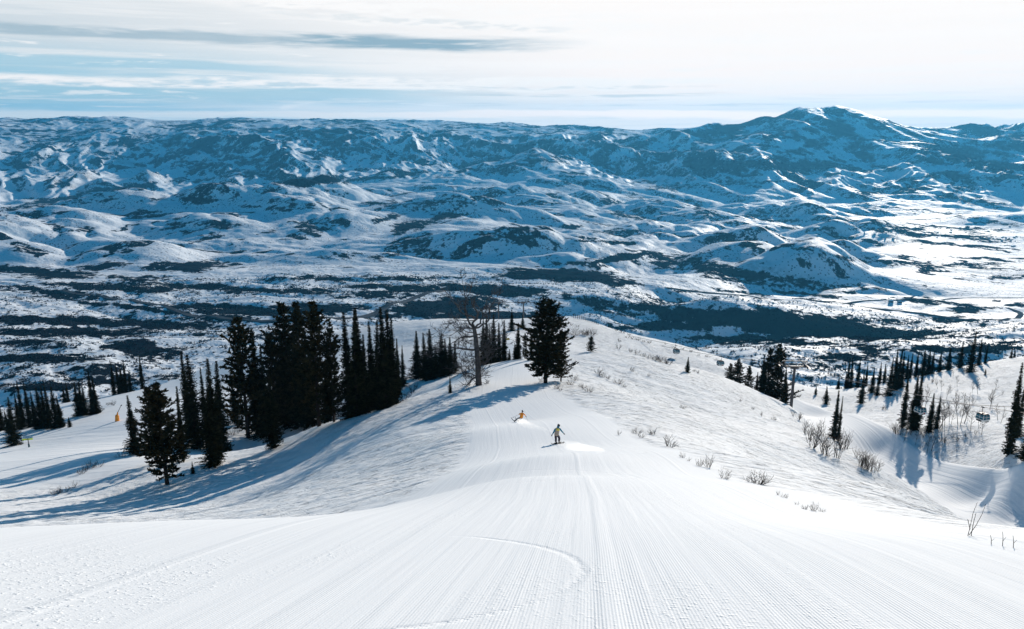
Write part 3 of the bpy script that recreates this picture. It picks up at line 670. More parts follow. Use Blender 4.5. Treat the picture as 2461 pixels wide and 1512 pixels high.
ORD = ['first', 'second', 'third', 'fourth', 'fifth', 'sixth', 'seventh', 'eighth', 'ninth', 'tenth', 'eleventh', 'twelfth', 'thirteenth', 'fourteenth', 'fifteenth', 'sixteenth', 'seventeenth', 'eighteenth', 'nineteenth', 'twentieth',
       'twenty-first', 'twenty-second', 'twenty-third', 'twenty-fourth', 'twenty-fifth', 'twenty-sixth', 'twenty-seventh', 'twenty-eighth', 'twenty-ninth', 'thirtieth', 'thirty-first', 'thirty-second', 'thirty-third', 'thirty-fourth', 'thirty-fifth', 'thirty-sixth']
def row(items, look, where, group, **kw):
    """items (px, pybase or None, pytop, kind, radius factor[, Y]) labelled by their order from the left"""
    items = sorted(items, key=lambda q: q[0])
    for i, q in enumerate(items):
        tree_at(q[0], q[2], q[3], f'{look}, {ORD[i]} from the left {where}', group, pybase=q[1], rs=q[4], Y=(q[5] if len(q) > 5 else None), **kw)
row([(6, 1035, 968, 'wide', 1.2), (35, 1070, 952, 'wide', 1.0), (48, 1033, 945, 'fir', 1), (57, 1027, 912, 'slim', 1.1), (74, 1027, 918, 'fir', 1.), (88, 1032, 940, 'fir', 1),
     (102, 1030, 929, 'fir', 1.1), (113, 1030, 924, 'slim', 1.), (122, 1029, 918, 'fir', .9), (137, 1029, 922, 'wide', .95), (148, 1028, 950, 'fir', 1.), (168, 1027, 1001, 'small', 1.), (20, 1040, 985, 'fir', 1.)],
    'dark fir', 'in the wood behind the piste sign', 'firs behind the piste sign')
row([(156, 968, 926, 'fir', 1), (164, 967, 916, 'slim', 1), (189, 1000, 918, 'wide', .95), (198, 999, 915, 'fir', 1.), (206, 998, 930, 'fir', 1), (225, 996, 889, 'fir', 1.1), (233, 994, 902, 'wide', .8)],
    'dark narrow fir', 'beyond the low piste', 'firs left of the snow gun')
row([(275, 941, 869, 'slim', 1), (287, 940, 873, 'slim', 1.), (295, 939, 878, 'fir', 1), (304, 938, 868, 'slim', 1), (314, 937, 890, 'fir', 1.), (343, 934, 852, 'slim', 1.)],
    'spire shaped fir', 'on the crest above the snow gun', 'spire firs on the crest above the snow gun')
row([(326, 1093, 946, 'fir', 1.15), (378, 1112, 926, 'doug', .85), (402, 1165, 920, 'doug', .98), (441, 1108, 927, 'thin', 1.1), (458, 1052, 841, 'slim', 1.), (474, 1078, 848, 'fir', 1.05), (497, 1048, 880, 'fir', .9),
     (512, 1121, 930, 'wide', .85), (520, 1110, 858, 'slim', 1.25), (536, 1087, 866, 'slim', 1.2), (464, 1139, 1107, 'small', .9)],
    'dark fir', 'of the clump above the long left shadows', 'firs above the long shadows on the left')
row([(567, 1018, 905, 'thin', 1.3), (597, 1052, 761, 'doug', .8), (622, 1040, 788, 'thin', 1.5), (640, 1046, 830, 'wide', .9), (658, 1077, 880, 'wide', .85), (665, 1030, 797, 'doug', .7), (687, 1018, 790, 'wide', .9),
     (699, 1010, 720, 'doug', .72), (731, 1018, 727, 'doug', .62), (767, 1024, 722, 'doug', .76), (745, 1020, 800, 'wide', 1.2), (803, 1014, 772, 'doug', .66), (716, 1012, 800, 'wide', 1.2), (790, 1010, 860, 'wide', 1.1)],
    'tall dark fir', 'in the great central clump', 'tall firs of the great dark clump')
row([(842, 1004, 747, 'slim', 1.25), (858, 1000, 741, 'slim', 1.15), (870, 994, 735, 'slim', 1.3), (880, 992, 800, 'fir', 1), (898, 985, 770, 'slim', 1.1), (911, 984, 766, 'thin', 1.2), (928, 980, 733, 'slim', 1.3), (938, 975, 740, 'slim', 1.3),
     (945, 972, 762, 'fir', 1.1), (958, 950, 811, 'thin', 1.1), (969, 930, 829, 'slim', 1.), (893, 985, 840, 'rust', 1.)],
    'slender tall fir', 'in the spired wood above the chopped slope', 'slender firs at the edge of the textured slope')
row([(1003, 908, 793, 'fir', 1.45), (1022, 912, 797, 'wide', 1.), (1036, 912, 789, 'fir', 1.5), (1048, 908, 825, 'wide', 1), (1061, 905, 801, 'fir', 1.5), (1072, 902, 811, 'wide', .9), (1083, 898, 808, 'fir', 1.4), (1094, 892, 821, 'fir', 1.)],
    'narrow fir', 'in the row left of the bare tree', 'narrow firs left of the bare tree')
row([(1160, 878, 765, 'slim', 1.1, 178), (1168, 878, 757, 'slim', 1.2, 182), (1186, 872, 751, 'slim', 1.2, 184), (1199, 868, 774, 'slim', 1., 180), (1211, 867, 768, 'slim', 1.1, 182), (1176, 872, 790, 'fir', 1.1, 176), (1224, 862, 838, 'small', .8, 184)],
    'dark spire fir', 'just right of the bare tree', 'spire firs behind the bare tree')
row([(1230, 790, 742, 'wide', 1., 292), (1256, 788, 756, 'wide', 1., 300), (1245, 858, 776, 'slim', 1.2, 178), (1238, 858, 822, 'fir', 1., 179), (1262, 858, 800, 'doug', .4, 177), (1277, 860, 790, 'thin', 1., 172)],
    'fir', 'just left of the broad ridge fir', 'firs left of the big ridge fir')
row([(1776, 936, 864, 'doug', 1.0, 232), (1758, 930, 872, 'doug', .8, 236), (1802, 940, 880, 'doug', .85, 232), (1821, 945, 893, 'rust', 1., 236), (1838, 945, 850, 'fir', 1.1, 238), (1852, 950, 834, 'doug', .85, 240), (1878, 958, 826, 'doug', .8, 238), (1892, 955, 880, 'fir', 1., 242)],
    'dark conifer', 'left of the right lift tower', 'conifers left of the right lift tower')
row([(1962, 948, 928, 'small', .9, 285), (1989, 959, 927, 'small', 1., 272), (2017, 928, 905, 'small', 1., 325), (2035, 932, 894, 'rust', 1., 318), (2043, 923, 860, 'slim', 1, 322), (2052, 922, 857, 'slim', 1, 324), (2068, 920, 862, 'fir', 1, 322),
     (2078, 964, 890, 'fir', 1., 262), (2086, 918, 876, 'slim', 1, 322), (2102, 949, 885, 'fir', 1.1, 285), (2119, 915, 870, 'slim', 1, 322), (2130, 913, 872, 'fir', 1, 322), (2112, 949, 913, 'wide', .8, 275),
     (2147, 962, 858, 'wide', .85, 268), (2160, 955, 838, 'slim', 1.2, 280), (2168, 951, 835, 'slim', 1.2, 284), (2175, 945, 845, 'fir', 1., 288)],
    'dark fir', 'along the shaded right hollow', 'firs along the shaded hollow')
row([(2185, 902, 851, 'fir', 1, 318), (2194, 900, 847, 'slim', 1, 318), (2208, 897, 845, 'slim', 1, 318), (2225, 893, 838, 'fir', 1, 316), (2238, 891, 836, 'slim', 1.1, 316), (2246, 889, 842, 'fir', 1, 316), (2264, 887, 842, 'fir', 1, 314),
     (2287, 881, 828, 'fir', 1, 314), (2315, 876, 821, 'fir', 1, 314), (2346, 904, 794, 'wide', .95, 296), (2361, 868, 812, 'slim', 1.1, 314), (2374, 864, 828, 'slim', 1, 316), (2370, 917, 885, 'small', 1., 285), (2434, 854, 832, 'slim', 1, 326), (2441, 854, 838, 'slim', 1, 327)],
    'dark fir', 'on the crest of the right hill', 'firs on the skyline of the right hill')
row([(2004, 1057, 936, 'thin', 1.3), (2014, 1060, 950, 'thin', .7), (2168, 1030, 894, 'thin', 1.2), (2190, 1032, 896, 'slim', 1.15), (2199, 1032, 893, 'slim', 1.2), (2233, 1038, 943, 'slim', 1.2), (2250, 1030, 951, 'slim', 1.),
     (2424, 1091, 868, 'slim', 1.0), (2444, 1053, 910, 'slim', .9), (2463, 1105, 960, 'fir', .9)],
    'tall slim fir', 'beside the groomed right trail', 'firs beside the groomed trail')
tree_at(1311, 720, 'round', 'broad bushy fir standing alone on the right side of the groomed ridge', None, pybase=921, rs=1.25, var=1, ymax=150)
tree_at(1350, 790, 'doug', 'lower bushy fir leaning against the right side of the broad ridge fir', None, Y=143, rs=.6, var=2)
tree_at(1082, 903, 'small', 'small leaning fir sapling on the snow below left of the bare tree', None, pybase=945, rs=.7, ymax=160)
tree_at(1420, 808, 'doug', 'small open fir at the lip of the second groomed step', None, pybase=846, rs=.9, var=0, ymax=215)
tree_at(1652, 857, 'small', 'lone small cone shaped fir on the white slope below the gondola cabins', None, pybase=895, rs=1., ymax=230)
row([(q[0], None, q[1], 'fir', 1.2, q[2]) for q in [(292, 808, 1750), (300, 803, 1760), (307, 802, 1765), (314, 800, 1770), (321, 801, 1775), (285, 818, 1690), (296, 822, 1660), (304, 826, 1640), (331, 812, 1720), (342, 816, 1690), (247, 808, 1800), (249, 820, 1700), (200, 796, 1900), (98, 800, 1850), (120, 795, 1900), (310, 835, 1560), (262, 822, 1660)]],
    'tiny dark pine', 'in the brushy left valley', 'tiny pines in the valley')

# ------------------------------------------------------------------ the bare old tree
def bare_tree():
    x0, y0, z0 = place_ground(1150, 926, 160)
    kx = .01475
    def W(cx, cy, d=0.): return ((cx - 628) * kx, d, (1345 - cy) * kx * 1.05)
    t = empty('bare_tree', (x0, y0, z0 - .3)); rs = random.Random(5)
    V, F = [], []
    tube(V, F, [W(632, 1375), W(628, 1250), W(622, 1050), W(612, 880), W(600, 760), W(585, 660), W(572, 610)], [.68, .52, .47, .43, .40, .33, .22], 9)
    objm('trunk', pymesh('trunk', V, F, M['greybark'], True), t)
    # main limbs: print tracings of the limb lines, each given its own depth
    limbs = [([(575, 640), (565, 590), (620, 540), (632, 480), (590, 420), (555, 370), (545, 300), (540, 230), (560, 180)], .20),
             ([(560, 620), (520, 570), (490, 480), (480, 400), (490, 320), (470, 200), (455, 110), (440, 30)], .17),
             ([(600, 640), (660, 590), (685, 520), (680, 440), (720, 380), (740, 300), (800, 250)], .17),
             ([(600, 525), (520, 500), (460, 470), (410, 410), (370, 340), (320, 270), (310, 240)], .13),
             ([(640, 640), (720, 600), (770, 530), (760, 470), (790, 400), (840, 330), (880, 280)], .13),
             ([(580, 740), (490, 735), (400, 760), (330, 800), (260, 850), (200, 880)], .15),
             ([(570, 905), (450, 900), (380, 900), (300, 890), (220, 900), (120, 960), (55, 1030)], .16),
             ([(560, 700), (480, 690), (420, 660), (380, 610), (350, 570)], .08),
             ([(540, 650), (460, 640), (380, 680), (280, 740), (150, 800)], .09),
             ([(560, 560), (420, 545), (330, 580), (220, 640), (120, 690)], .07),
             ([(640, 720), (720, 690), (790, 660), (860, 640)], .11),
             ([(640, 880), (720, 840), (760, 790), (840, 775), (910, 770)], .12),
             ([(650, 1010), (700, 990), (760, 960), (775, 890), (830, 880)], .13),
             ([(650, 910), (720, 895)], .07), ([(640, 1080), (710, 1080), (740, 1050)], .06),
             ([(600, 850), (520, 835), (460, 830)], .06), ([(600, 980), (500, 990), (430, 1030), (420, 1120), (390, 1170)], .07),
             ([(600, 1060), (520, 1050), (440, 1060)], .06), ([(590, 1150), (520, 1140), (480, 1160)], .06),
             ([(600, 1210), (530, 1215), (470, 1225)], .10), ([(600, 1225), (540, 1260), (490, 1320), (435, 1405)], .19),
             ([(600, 1290), (560, 1330), (530, 1385)], .07), ([(650, 1230), (680, 1200), (690, 1175)], .08), ([(650, 1120), (700, 1110)], .05),
             ([(560, 660), (500, 650), (430, 640), (400, 560)], .07), ([(640, 760), (720, 730), (800, 760), (870, 800)], .08),
             ([(570, 1030), (490, 1100), (450, 1180)], .05), ([(585, 790), (500, 800), (440, 780), (400, 820)], .06)]
    for pts, r in limbs:
        V, F = [], []; dep = rs.uniform(-1, 1) * 2.4; n = len(pts)
        cx0 = float(np.interp(pts[0][1], [610, 760, 880, 1050, 1250, 1375], [572, 600, 612, 622, 628, 632]))
        P3 = [Vector(W(p[0], p[1], dep * (i / (n - 1)) ** .8)) for i, p in enumerate(pts)]
        P3 = [Vector(W(cx0, pts[0][1] + 6, 0))] + P3; n += 1
        P2 = []
        for i in range(n - 1):
            P2.append(P3[i]); P2.append(P3[i].lerp(P3[i + 1], .5) + Vector((rs.gauss(0, .07), rs.gauss(0, .1), rs.gauss(0, .07))))
        P2.append(P3[-1]); m = len(P2)
        tube(V, F, P2, [max(.028, r * (1.3 * (1 - i / (m - 1)) ** 1.25 + .12)) for i in range(m)], 6)
        def sub(pl, r, lev):
            for q in range(rs.randint(7, 11) if lev == 0 else rs.randint(2, 4)):
                i = rs.randint(max(1, len(pl) // 4), len(pl) - 1); p = pl[i]; d = (pl[i] - pl[i - 1]).normalized()
                d = (d + Vector((rs.gauss(0, .55), rs.gauss(0, .6), rs.gauss(.15, .5)))).normalized(); L = rs.uniform(.5, 2.0) * (1 if lev == 0 else .5)
                q2 = [p]; 
                for k in range(4):
                    d = (d + Vector((rs.gauss(0, .2), rs.gauss(0, .2), rs.gauss(.05, .2)))).normalized(); q2.append(q2[-1] + d * L * 1.25 / 4)
                tube(V, F, q2, [r * (1 - .2 * k) + .010 for k in range(5)], 4)
                if lev < 2: sub(q2, r * .6, lev + 1)
        sub(P2, max(.032, r * .3), 0)
        objm('limb', pymesh('limb', V, F, M['greybark'], False), t)
    tag(t, 'bare dead tree with a thick grey trunk and twisting limbs beside the groomed ridge', 'dead tree')
bare_tree()

# ------------------------------------------------------------------ leafless shrubs
def shrub_mesh(seed, h, spread, stems, mat, rad=.016, fork=3, lev=2, up=.5):
    rs = random.Random(seed); V, F = [], []
    def grow(p, d, L, r, l):
        q = [p]
        for k in range(3):
            d = (d + Vector((rs.gauss(0, .16), rs.gauss(0, .16), rs.gauss(.04, .12)))).normalized(); q.append(q[-1] + d * L / 3)
        tube(V, F, q, [r, r * .85, r * .7, r * .5], 3)
        if l > 0:
            for i in range(fork):
                b = q[rs.choice((1, 2, 2, 3))]
                grow(b, (d + Vector((rs.gauss(0, .5), rs.gauss(0, .5), rs.gauss(.2, .3)))).normalized(), L * rs.uniform(.45, .7), r * .6, l - 1)
    for i in range(stems):
        a = rs.random() * 6.283; s = rs.random() ** .5
        d = Vector((math.cos(a) * s * spread, math.sin(a) * s * spread, up + .5)).normalized()
        grow(Vector((math.cos(a) * .12 * spread, math.sin(a) * .12 * spread, -.1)), d, h * rs.uniform(.5, .75), rad, lev)
    return pymesh('branches', V, F, mat)
SH = [shrub_mesh(i, 1.0, [1.1, .7, 1.4, .9][i], [14, 9, 18, 12][i], M['twig'], .016, 3, 2, [.3, .5, .15, .3][i]) for i in range(4)]
WL = [shrub_mesh(20 + i, 1.0, .45, [9, 12, 7][i], M['aspen'], .011, 3, 2, .8) for i in range(3)]
def aspen_mesh(seed):
    rs = random.Random(seed); V, F = [], []; q = [Vector((0, 0, -.02))]; d = Vector((rs.gauss(.02, .08), rs.gauss(0, .08), 1))
    for k in range(6): d = (d + Vector((rs.gauss(.01, .06), rs.gauss(0, .06), .1))).normalized(); q.append(q[-1] + d / 6)
    tube(V, F, q, [.013, .012, .010, .008, .006, .004, .002], 4)
    def grow(p, d, L, r, l):
        z = [p]
        for k in range(3): d = (d + Vector((rs.gauss(0, .15), rs.gauss(0, .15), .10))).normalized(); z.append(z[-1] + d * L / 3)
        tube(V, F, z, [r, r * .8, r * .6, r * .4], 3)
        if l:
            for i in range(3): grow(z[rs.choice((1, 2, 3))], (d + Vector((rs.gauss(0, .5), rs.gauss(0, .5), rs.gauss(.2, .3)))).normalized(), L * .55, r * .6, l - 1)
    for i in range(24):
        k = rs.randint(2, 5); a = rs.random() * 6.28
        grow(q[k].lerp(q[k + 1], rs.random()), Vector((math.cos(a), math.sin(a), rs.uniform(.5, 1.1))).normalized(), rs.uniform(.14, .3) * (1.25 - k * .12), .0045, 2)
    return pymesh('branches', V, F, M['aspen'])
AS = [aspen_mesh(50 + i) for i in range(4)]
SC = 0
def shrub_at(px, pybase, h, label, group, kind=SH, ymax=400, w=1., name='bare_shrub', cat='shrub', Y=None):
    """h is the height in print units"""
    global SC; SC += 1
    x, y, z = place_ground(px, pybase, ymax) if Y is None else (bearing(px, pybase)[0] * Y, Y, ground_z(bearing(px, pybase)[0] * Y, Y))
    d = y * CP - z * SP; hm = h * d / FPX * 1.05
    o = objm(name, kind[SC % len(kind)]); o.location = (x, y, z - .03); o.rotation_euler = (RNG.gauss(0, .08), RNG.gauss(0, .08), RNG.random() * 6.28)
    s = hm / .95; o.scale = (s * w, s * w, s); tag(o, label, cat, group); return o
def shrubs(items, look, where, group, **kw):
    for i, q in enumerate(sorted(items, key=lambda q: (q[0], q[1]))): shrub_at(q[0], q[1], q[2], f'{look}, {ORD[i]} from the left {where}', group, w=(q[3] if len(q) > 3 else 1.), **kw)
shrubs([(1530, 1043, 16), (1541, 1052, 12), (1569, 1045, 18), (1608, 1074, 28, 1.3), (1488, 1046, 14, .7), (1702, 1124, 30, .9), (1680, 1120, 22, .6), (1740, 1150, 30, .5), (1821, 1163, 30, 1.5), (1806, 1158, 18, 1.2), (1640, 1100, 16, .5), (1655, 1108, 12, .6), (1870, 1190, 14, .7), (1885, 1196, 14, .7),
        (1955, 1228, 22, 1.1), (1935, 1224, 14, 1.), (1975, 1230, 12, .8), (1915, 1213, 12, .6)], 'leafless brown shrub', 'along the right edge of the groomed run', 'shrubs along the right edge of the run')
shrubs([(1640, 982, 9), (1560, 905, 8), (1449, 906, 14), (1438, 898, 16), (1461, 912, 12), (1485, 922, 14), (1520, 893, 14, .6), (1379, 915, 18), (1403, 936, 13), (1416, 942, 13), (1395, 930, 10), (1500, 930, 9), (1370, 925, 14, .8), (1300, 918, 14, .8), (1335, 935, 14), (1345, 940, 12), (1860, 1010, 12, .6), (1830, 1000, 12, .6), (1810, 985, 10, .6), (1780, 965, 8, .6)],
       'small bare bush', 'on the chopped right slope', 'bushes on the chopped right slope')
shrubs([(1560, 862, 12, 1.2), (1572, 866, 14, 1.2), (1584, 869, 16, 1.3), (1596, 872, 16, 1.3), (1606, 875, 13, 1.2), (1545, 856, 9), (1530, 852, 14), (1487, 838, 14, .7), (1515, 846, 9), (1678, 897, 8, 1.2), (1668, 893, 6, 1.2)], 'thick reddish bush', 'in the shoulder hedge below the gondola', 'bushes of the shoulder hedge')
shrubs([(1380, 805, 22, .9), (1402, 805, 14), (1409, 807, 16), (1417, 806, 18), (1423, 803, 14), (1374, 783, 8), (1388, 786, 7), (1487, 822, 10), (1508, 812, 7, 1.3), (1520, 815, 7, 1.3), (1532, 818, 7, 1.3), (1546, 822, 7, 1.3), (1560, 824, 7, 1.3), (1480, 796, 6, 1.3), (1495, 800, 7, 1.3), (1512, 806, 6, 1.3), (1600, 828, 5, 1.3), (1620, 836, 6, 1.3), (1640, 840, 6, 1.3), (1660, 846, 6, 1.3),
        (1680, 855, 5, 1.3), (1700, 858, 6, 1.3), (1720, 866, 6, 1.3), (1071, 792, 8), (1080, 796, 6), (1060, 788, 6)], 'small leafless bush', 'on the far white knoll', 'bushes on the far knoll')
shrubs([(132, 1189, 16, 1.2), (143, 1186, 14, 1.2), (154, 1183, 14, 1.2), (177, 1172, 15), (196, 1140, 18, .8), (206, 1134, 20, .7), (216, 1126, 22, .7), (236, 1122, 18), (290, 1098, 14), (334, 1096, 8), (272, 975, 12, 1.3), (262, 974, 9), (1010, 905, 26, .6), (981, 955, 18, .6), (990, 945, 22, .7), (972, 962, 14, .8), (1000, 935, 16, .8), (1120, 905, 10), (1170, 922, 14, .6), (1205, 866, 8, 1.2), (1190, 872, 8, 1.2), (560, 1045, 16, .8), (571, 1042, 18, .7)],
       'leafless twiggy bush', 'among the left firs', 'bushes on the left side')
shrubs([(1936, 1045, 34), (1944, 1058, 40), (1952, 1076, 46, 1.1), (1964, 1050, 44), (1972, 1060, 40), (1980, 1092, 50, .9), (1990, 1098, 46), (2012, 1100, 60, .8), (2024, 1082, 46), (2034, 1078, 40), (2066, 1120, 36), (2074, 1126, 42), (2082, 1130, 40), (2090, 1132, 42), (2098, 1136, 40), (2106, 1132, 34), (2056, 1100, 26), (1920, 1010, 20), (1905, 1000, 16)],
       'grey bare willow', 'fringing the right hollow', 'willows along the edge of the hollow', kind=WL, name='bare_willow', cat='willow')
shrubs([(2302, 1020, 66), (2308, 1022, 64), (2317, 1018, 62), (2264, 1033, 70), (2258, 1030, 60), (2270, 1026, 50), (2333, 1036, 44), (2352, 1030, 40), (2359, 1046, 42), (2379, 984, 50), (2384, 980, 36), (2350, 948, 34), (2336, 946, 26), (2226, 960, 30), (2222, 985, 44), (2281, 1015, 40), (2286, 1020, 30), (2325, 1012, 30), (2295, 985, 34), (2275, 960, 30), (2253, 935, 24), (2262, 940, 26),
        (2300, 930, 24), (2291, 905, 16), (2393, 935, 22), (2398, 1010, 34), (2405, 1018, 36), (2168, 1045, 20), (2160, 1040, 26), (2172, 1062, 34), (2200, 1070, 34), (2238, 1085, 48), (2228, 1090, 40)],
       'bare thin aspen', 'on the sunlit right hillside', 'aspens on the right hillside', kind=AS, name='aspen_tree', cat='aspen')
shrubs([(2220, 1052, 16), (2213, 1045, 14), (2300, 1060, 16), (2288, 1055, 14), (2320, 1050, 12), (2120, 985, 12), (2128, 988, 14), (2270, 1065, 18), (2260, 1060, 14), (2345, 1045, 12), (2150, 1038, 22, 1.2), (2155, 1042, 26, 1.2), (2160, 1044, 24, 1.2), (2320, 985, 14), (2250, 1005, 18), (2408, 950, 12), (2240, 920, 12), (2285, 940, 14), (2340, 970, 16), (2360, 1000, 16), (2310, 1000, 14), (2205, 1010, 16), (2190, 1045, 16)],
       'low leafless bush', 'between the right aspens', 'low bushes between the aspens', kind=WL)
# three budded stems near the viewer
V, F = [], []
for pts in ([(-.10, 0, -.05), (-.07, 0, .3), (-.03, .02, .7), (.05, .03, 1.0)], [(0, 0, -.05), (.02, .02, .35), (.05, .02, .68)], [(-.03, .05, 0), (.12, .05, .28), (.24, .04, .62), (.30, .03, .95)], [(-.06, 0, .2), (-.14, 0, .42), (-.17, 0, .5)]):
    P3 = [Vector(p) for p in pts]; tube(V, F, P3, [.010, .008, .006, .004][:len(P3)], 5)
    for i in range(len(P3) - 1):
        for k in range(4):
            p = P3[i].lerp(P3[i + 1], k / 4 + .1); tube(V, F, [p, p + Vector((.02 * (-1) ** k, 0, .02))], [.006, .003], 4)
x, y, z = ground_at(2334, 1288); o = objm('bare_sapling', pymesh('bare_sapling', V, F, M['twig']), None, (x, y, z)); s = y / 21; o.scale = (s, s, s * 1.05)
tag(o, 'three tall budded stems poking from the snow at the near right slope edge', 'sapling')
for i, (px, py) in enumerate([(2383, 1308), (2436, 1316), (2410, 1312)]):
    V, F = [], []; tube(V, F, [(0, 0, -.05), (-.02, 0, .12), (-.05, 0, .22)], [.008, .006, .004], 4); tube(V, F, [(-.01, 0, .08), (.04, 0, .14)], [.005, .003], 4)
    x, y, z = ground_at(px, py); o = objm('twig', pymesh('twig', V, F, M['twig']), None, (x, y, z)); o.scale = (.6, .6, .55 + .15 * i); tag(o, f'short twig sticking out of the snow, {ORD[i]} of three right of the tall stems' , 'twig', 'short twigs at the right edge')

# ------------------------------------------------------------------ brush that nobody could count, down in the valley
def valley_brush(n=150000):
    rs = np.random.RandomState(3)
    r = np.exp(rs.uniform(math.log(560), math.log(3300), n)); a = rs.uniform(-R(37), R(37), n)
    x = r * np.sin(a); y = r * np.cos(a); z = height(x, y)
    e = 12.; gx = (height(x + e, y) - z) / e; gy = (height(x, y + e) - z) / e
    b, _ = brush_density(x, y, z, np.clip(gx * .447 + gy * .894, -.6, .6))
    k = b * .62 + .7 * fbm(x / 60, y / 60, 3, 44) + .3 * perlin(x / 18, y / 18, 45)
    keep = (k > .20) | ((rs.rand(n) < .010))
    x, y, z, r = x[keep], y[keep], z[keep], r[keep]; m = len(x)
    h = (1.7 + 2.6 * rs.rand(m) ** 2) * np.interp(r, [560, 1500, 3300], [.75, 1., 1.35]); T = 7
    vs = np.empty((m, T, 3, 3)); 
    for t in range(T):
        an = rs.rand(m) * 6.283; w = h * rs.uniform(.22, .5, m); hh = h * rs.uniform(.55, 1.1, m); dx = np.cos(an); dy = np.sin(an); ox = rs.randn(m) * h * .30; oy = rs.randn(m) * h * .30
        vs[:, t, 0] = np.stack([x + ox - dx * w * .6, y + oy - dy * w * .6, z - .3], 1); vs[:, t, 1] = np.stack([x + ox + dx * w * .6, y + oy + dy * w * .6, z - .3], 1)
        vs[:, t, 2] = np.stack([x + ox + dx * w * rs.randn(m), y + oy + dy * w * rs.randn(m), z + hh], 1)
    V = vs.reshape(-1, 3); F = np.arange(len(V)).reshape(-1, 3)
    g = N('winter brush'); tc = g.n('ShaderNodeTexCoord')
    c = g.mix(g.ramp(g.noise(tc.outputs['Object'], .02, 3), .35, .65), (.012, .012, .017, 1), (.034, .026, .028, 1))
    bs = g.n('ShaderNodeBsdfDiffuse', Color=c)
    o = mesh_np('brush', V, F, g.out(bs), False); tag(o, 'dark leafless brush covering the valley benches in patches', 'brush', kind='stuff')
    print('brush clumps', m)
valley_brush()
# ------------------------------------------------------------------ made things
M['steel'] = plain('galvanised steel', (.065, .062, .066), .6, .2)
M['dark'] = plain('dark painted steel', (.035, .035, .04), .5, .3)
M['black'] = plain('black rubber and cloth', (.012, .012, .014), .7)
M['white'] = plain('white enamel', (.78, .78, .76), .35, vary=1.1)
M['teal_glass'] = plain('teal tinted glass', (.006, .10, .14), .15, 0, .4, vary=1.25)
M['red'] = plain('red enamel', (.5, .05, .03), .4)
M['orange'] = plain('orange padding', (.80, .28, .04), .7)
M['amber'] = plain('amber cover', (.62, .36, .06), .6)
M['concrete'] = plain('teal grey concrete foot', (.05, .10, .11), .85)
M['asphalt'] = plain('wet road asphalt', (.07, .072, .078), .95, spec=.0, scale=.02)
M['wood'] = plain('old fence wood', (.10, .075, .055), .85, spec=.1)
M['rockbrown'] = plain('bare brown earth', (.20, .13, .09), .9)
M['ski'] = plain('ski topsheet', (.10, .12, .15), .4)
def bm_obj(name, build, mat, parent=None, smooth=False, bevel=0):
    bm = bmesh.new(); build(bm)
    if bevel: bmesh.ops.bevel(bm, geom=[e for e in bm.edges], offset=bevel, segments=2, affect='EDGES', clamp_overlap=True)
    me = bpy.data.meshes.new(name); bm.to_mesh(me); bm.free()
    if smooth: me.polygons.foreach_set('use_smooth', [True] * len(me.polygons))
    me.materials.append(mat); return objm(name, me, parent)
def box(bm, c, s, rot=None):
    r = bmesh.ops.create_cube(bm, size=1); vs = r['verts']
    m = Matrix.Translation(c) @ (rot.to_matrix().to_4x4() if rot else Matrix()) @ Matrix.Diagonal((*s, 1)); bmesh.ops.transform(bm, matrix=m, verts=vs); return vs
def rod(bm, a, b, r, r2=None, k=8):
    a = Vector(a); b = Vector(b); d = b - a; L = d.length
    res = bmesh.ops.create_cone(bm, segments=k, radius1=r, radius2=r if r2 is None else r2, depth=L, cap_ends=True)
    bmesh.ops.transform(bm, matrix=Matrix.Translation((a + b) / 2) @ d.to_track_quat('Z', 'Y').to_matrix().to_4x4(), verts=res['verts'])
def copy_tree(o, parent=None):
    c = o.copy(); col.objects.link(c); c.parent = parent
    for ch in list(o.children): copy_tree(ch, c)
    return c

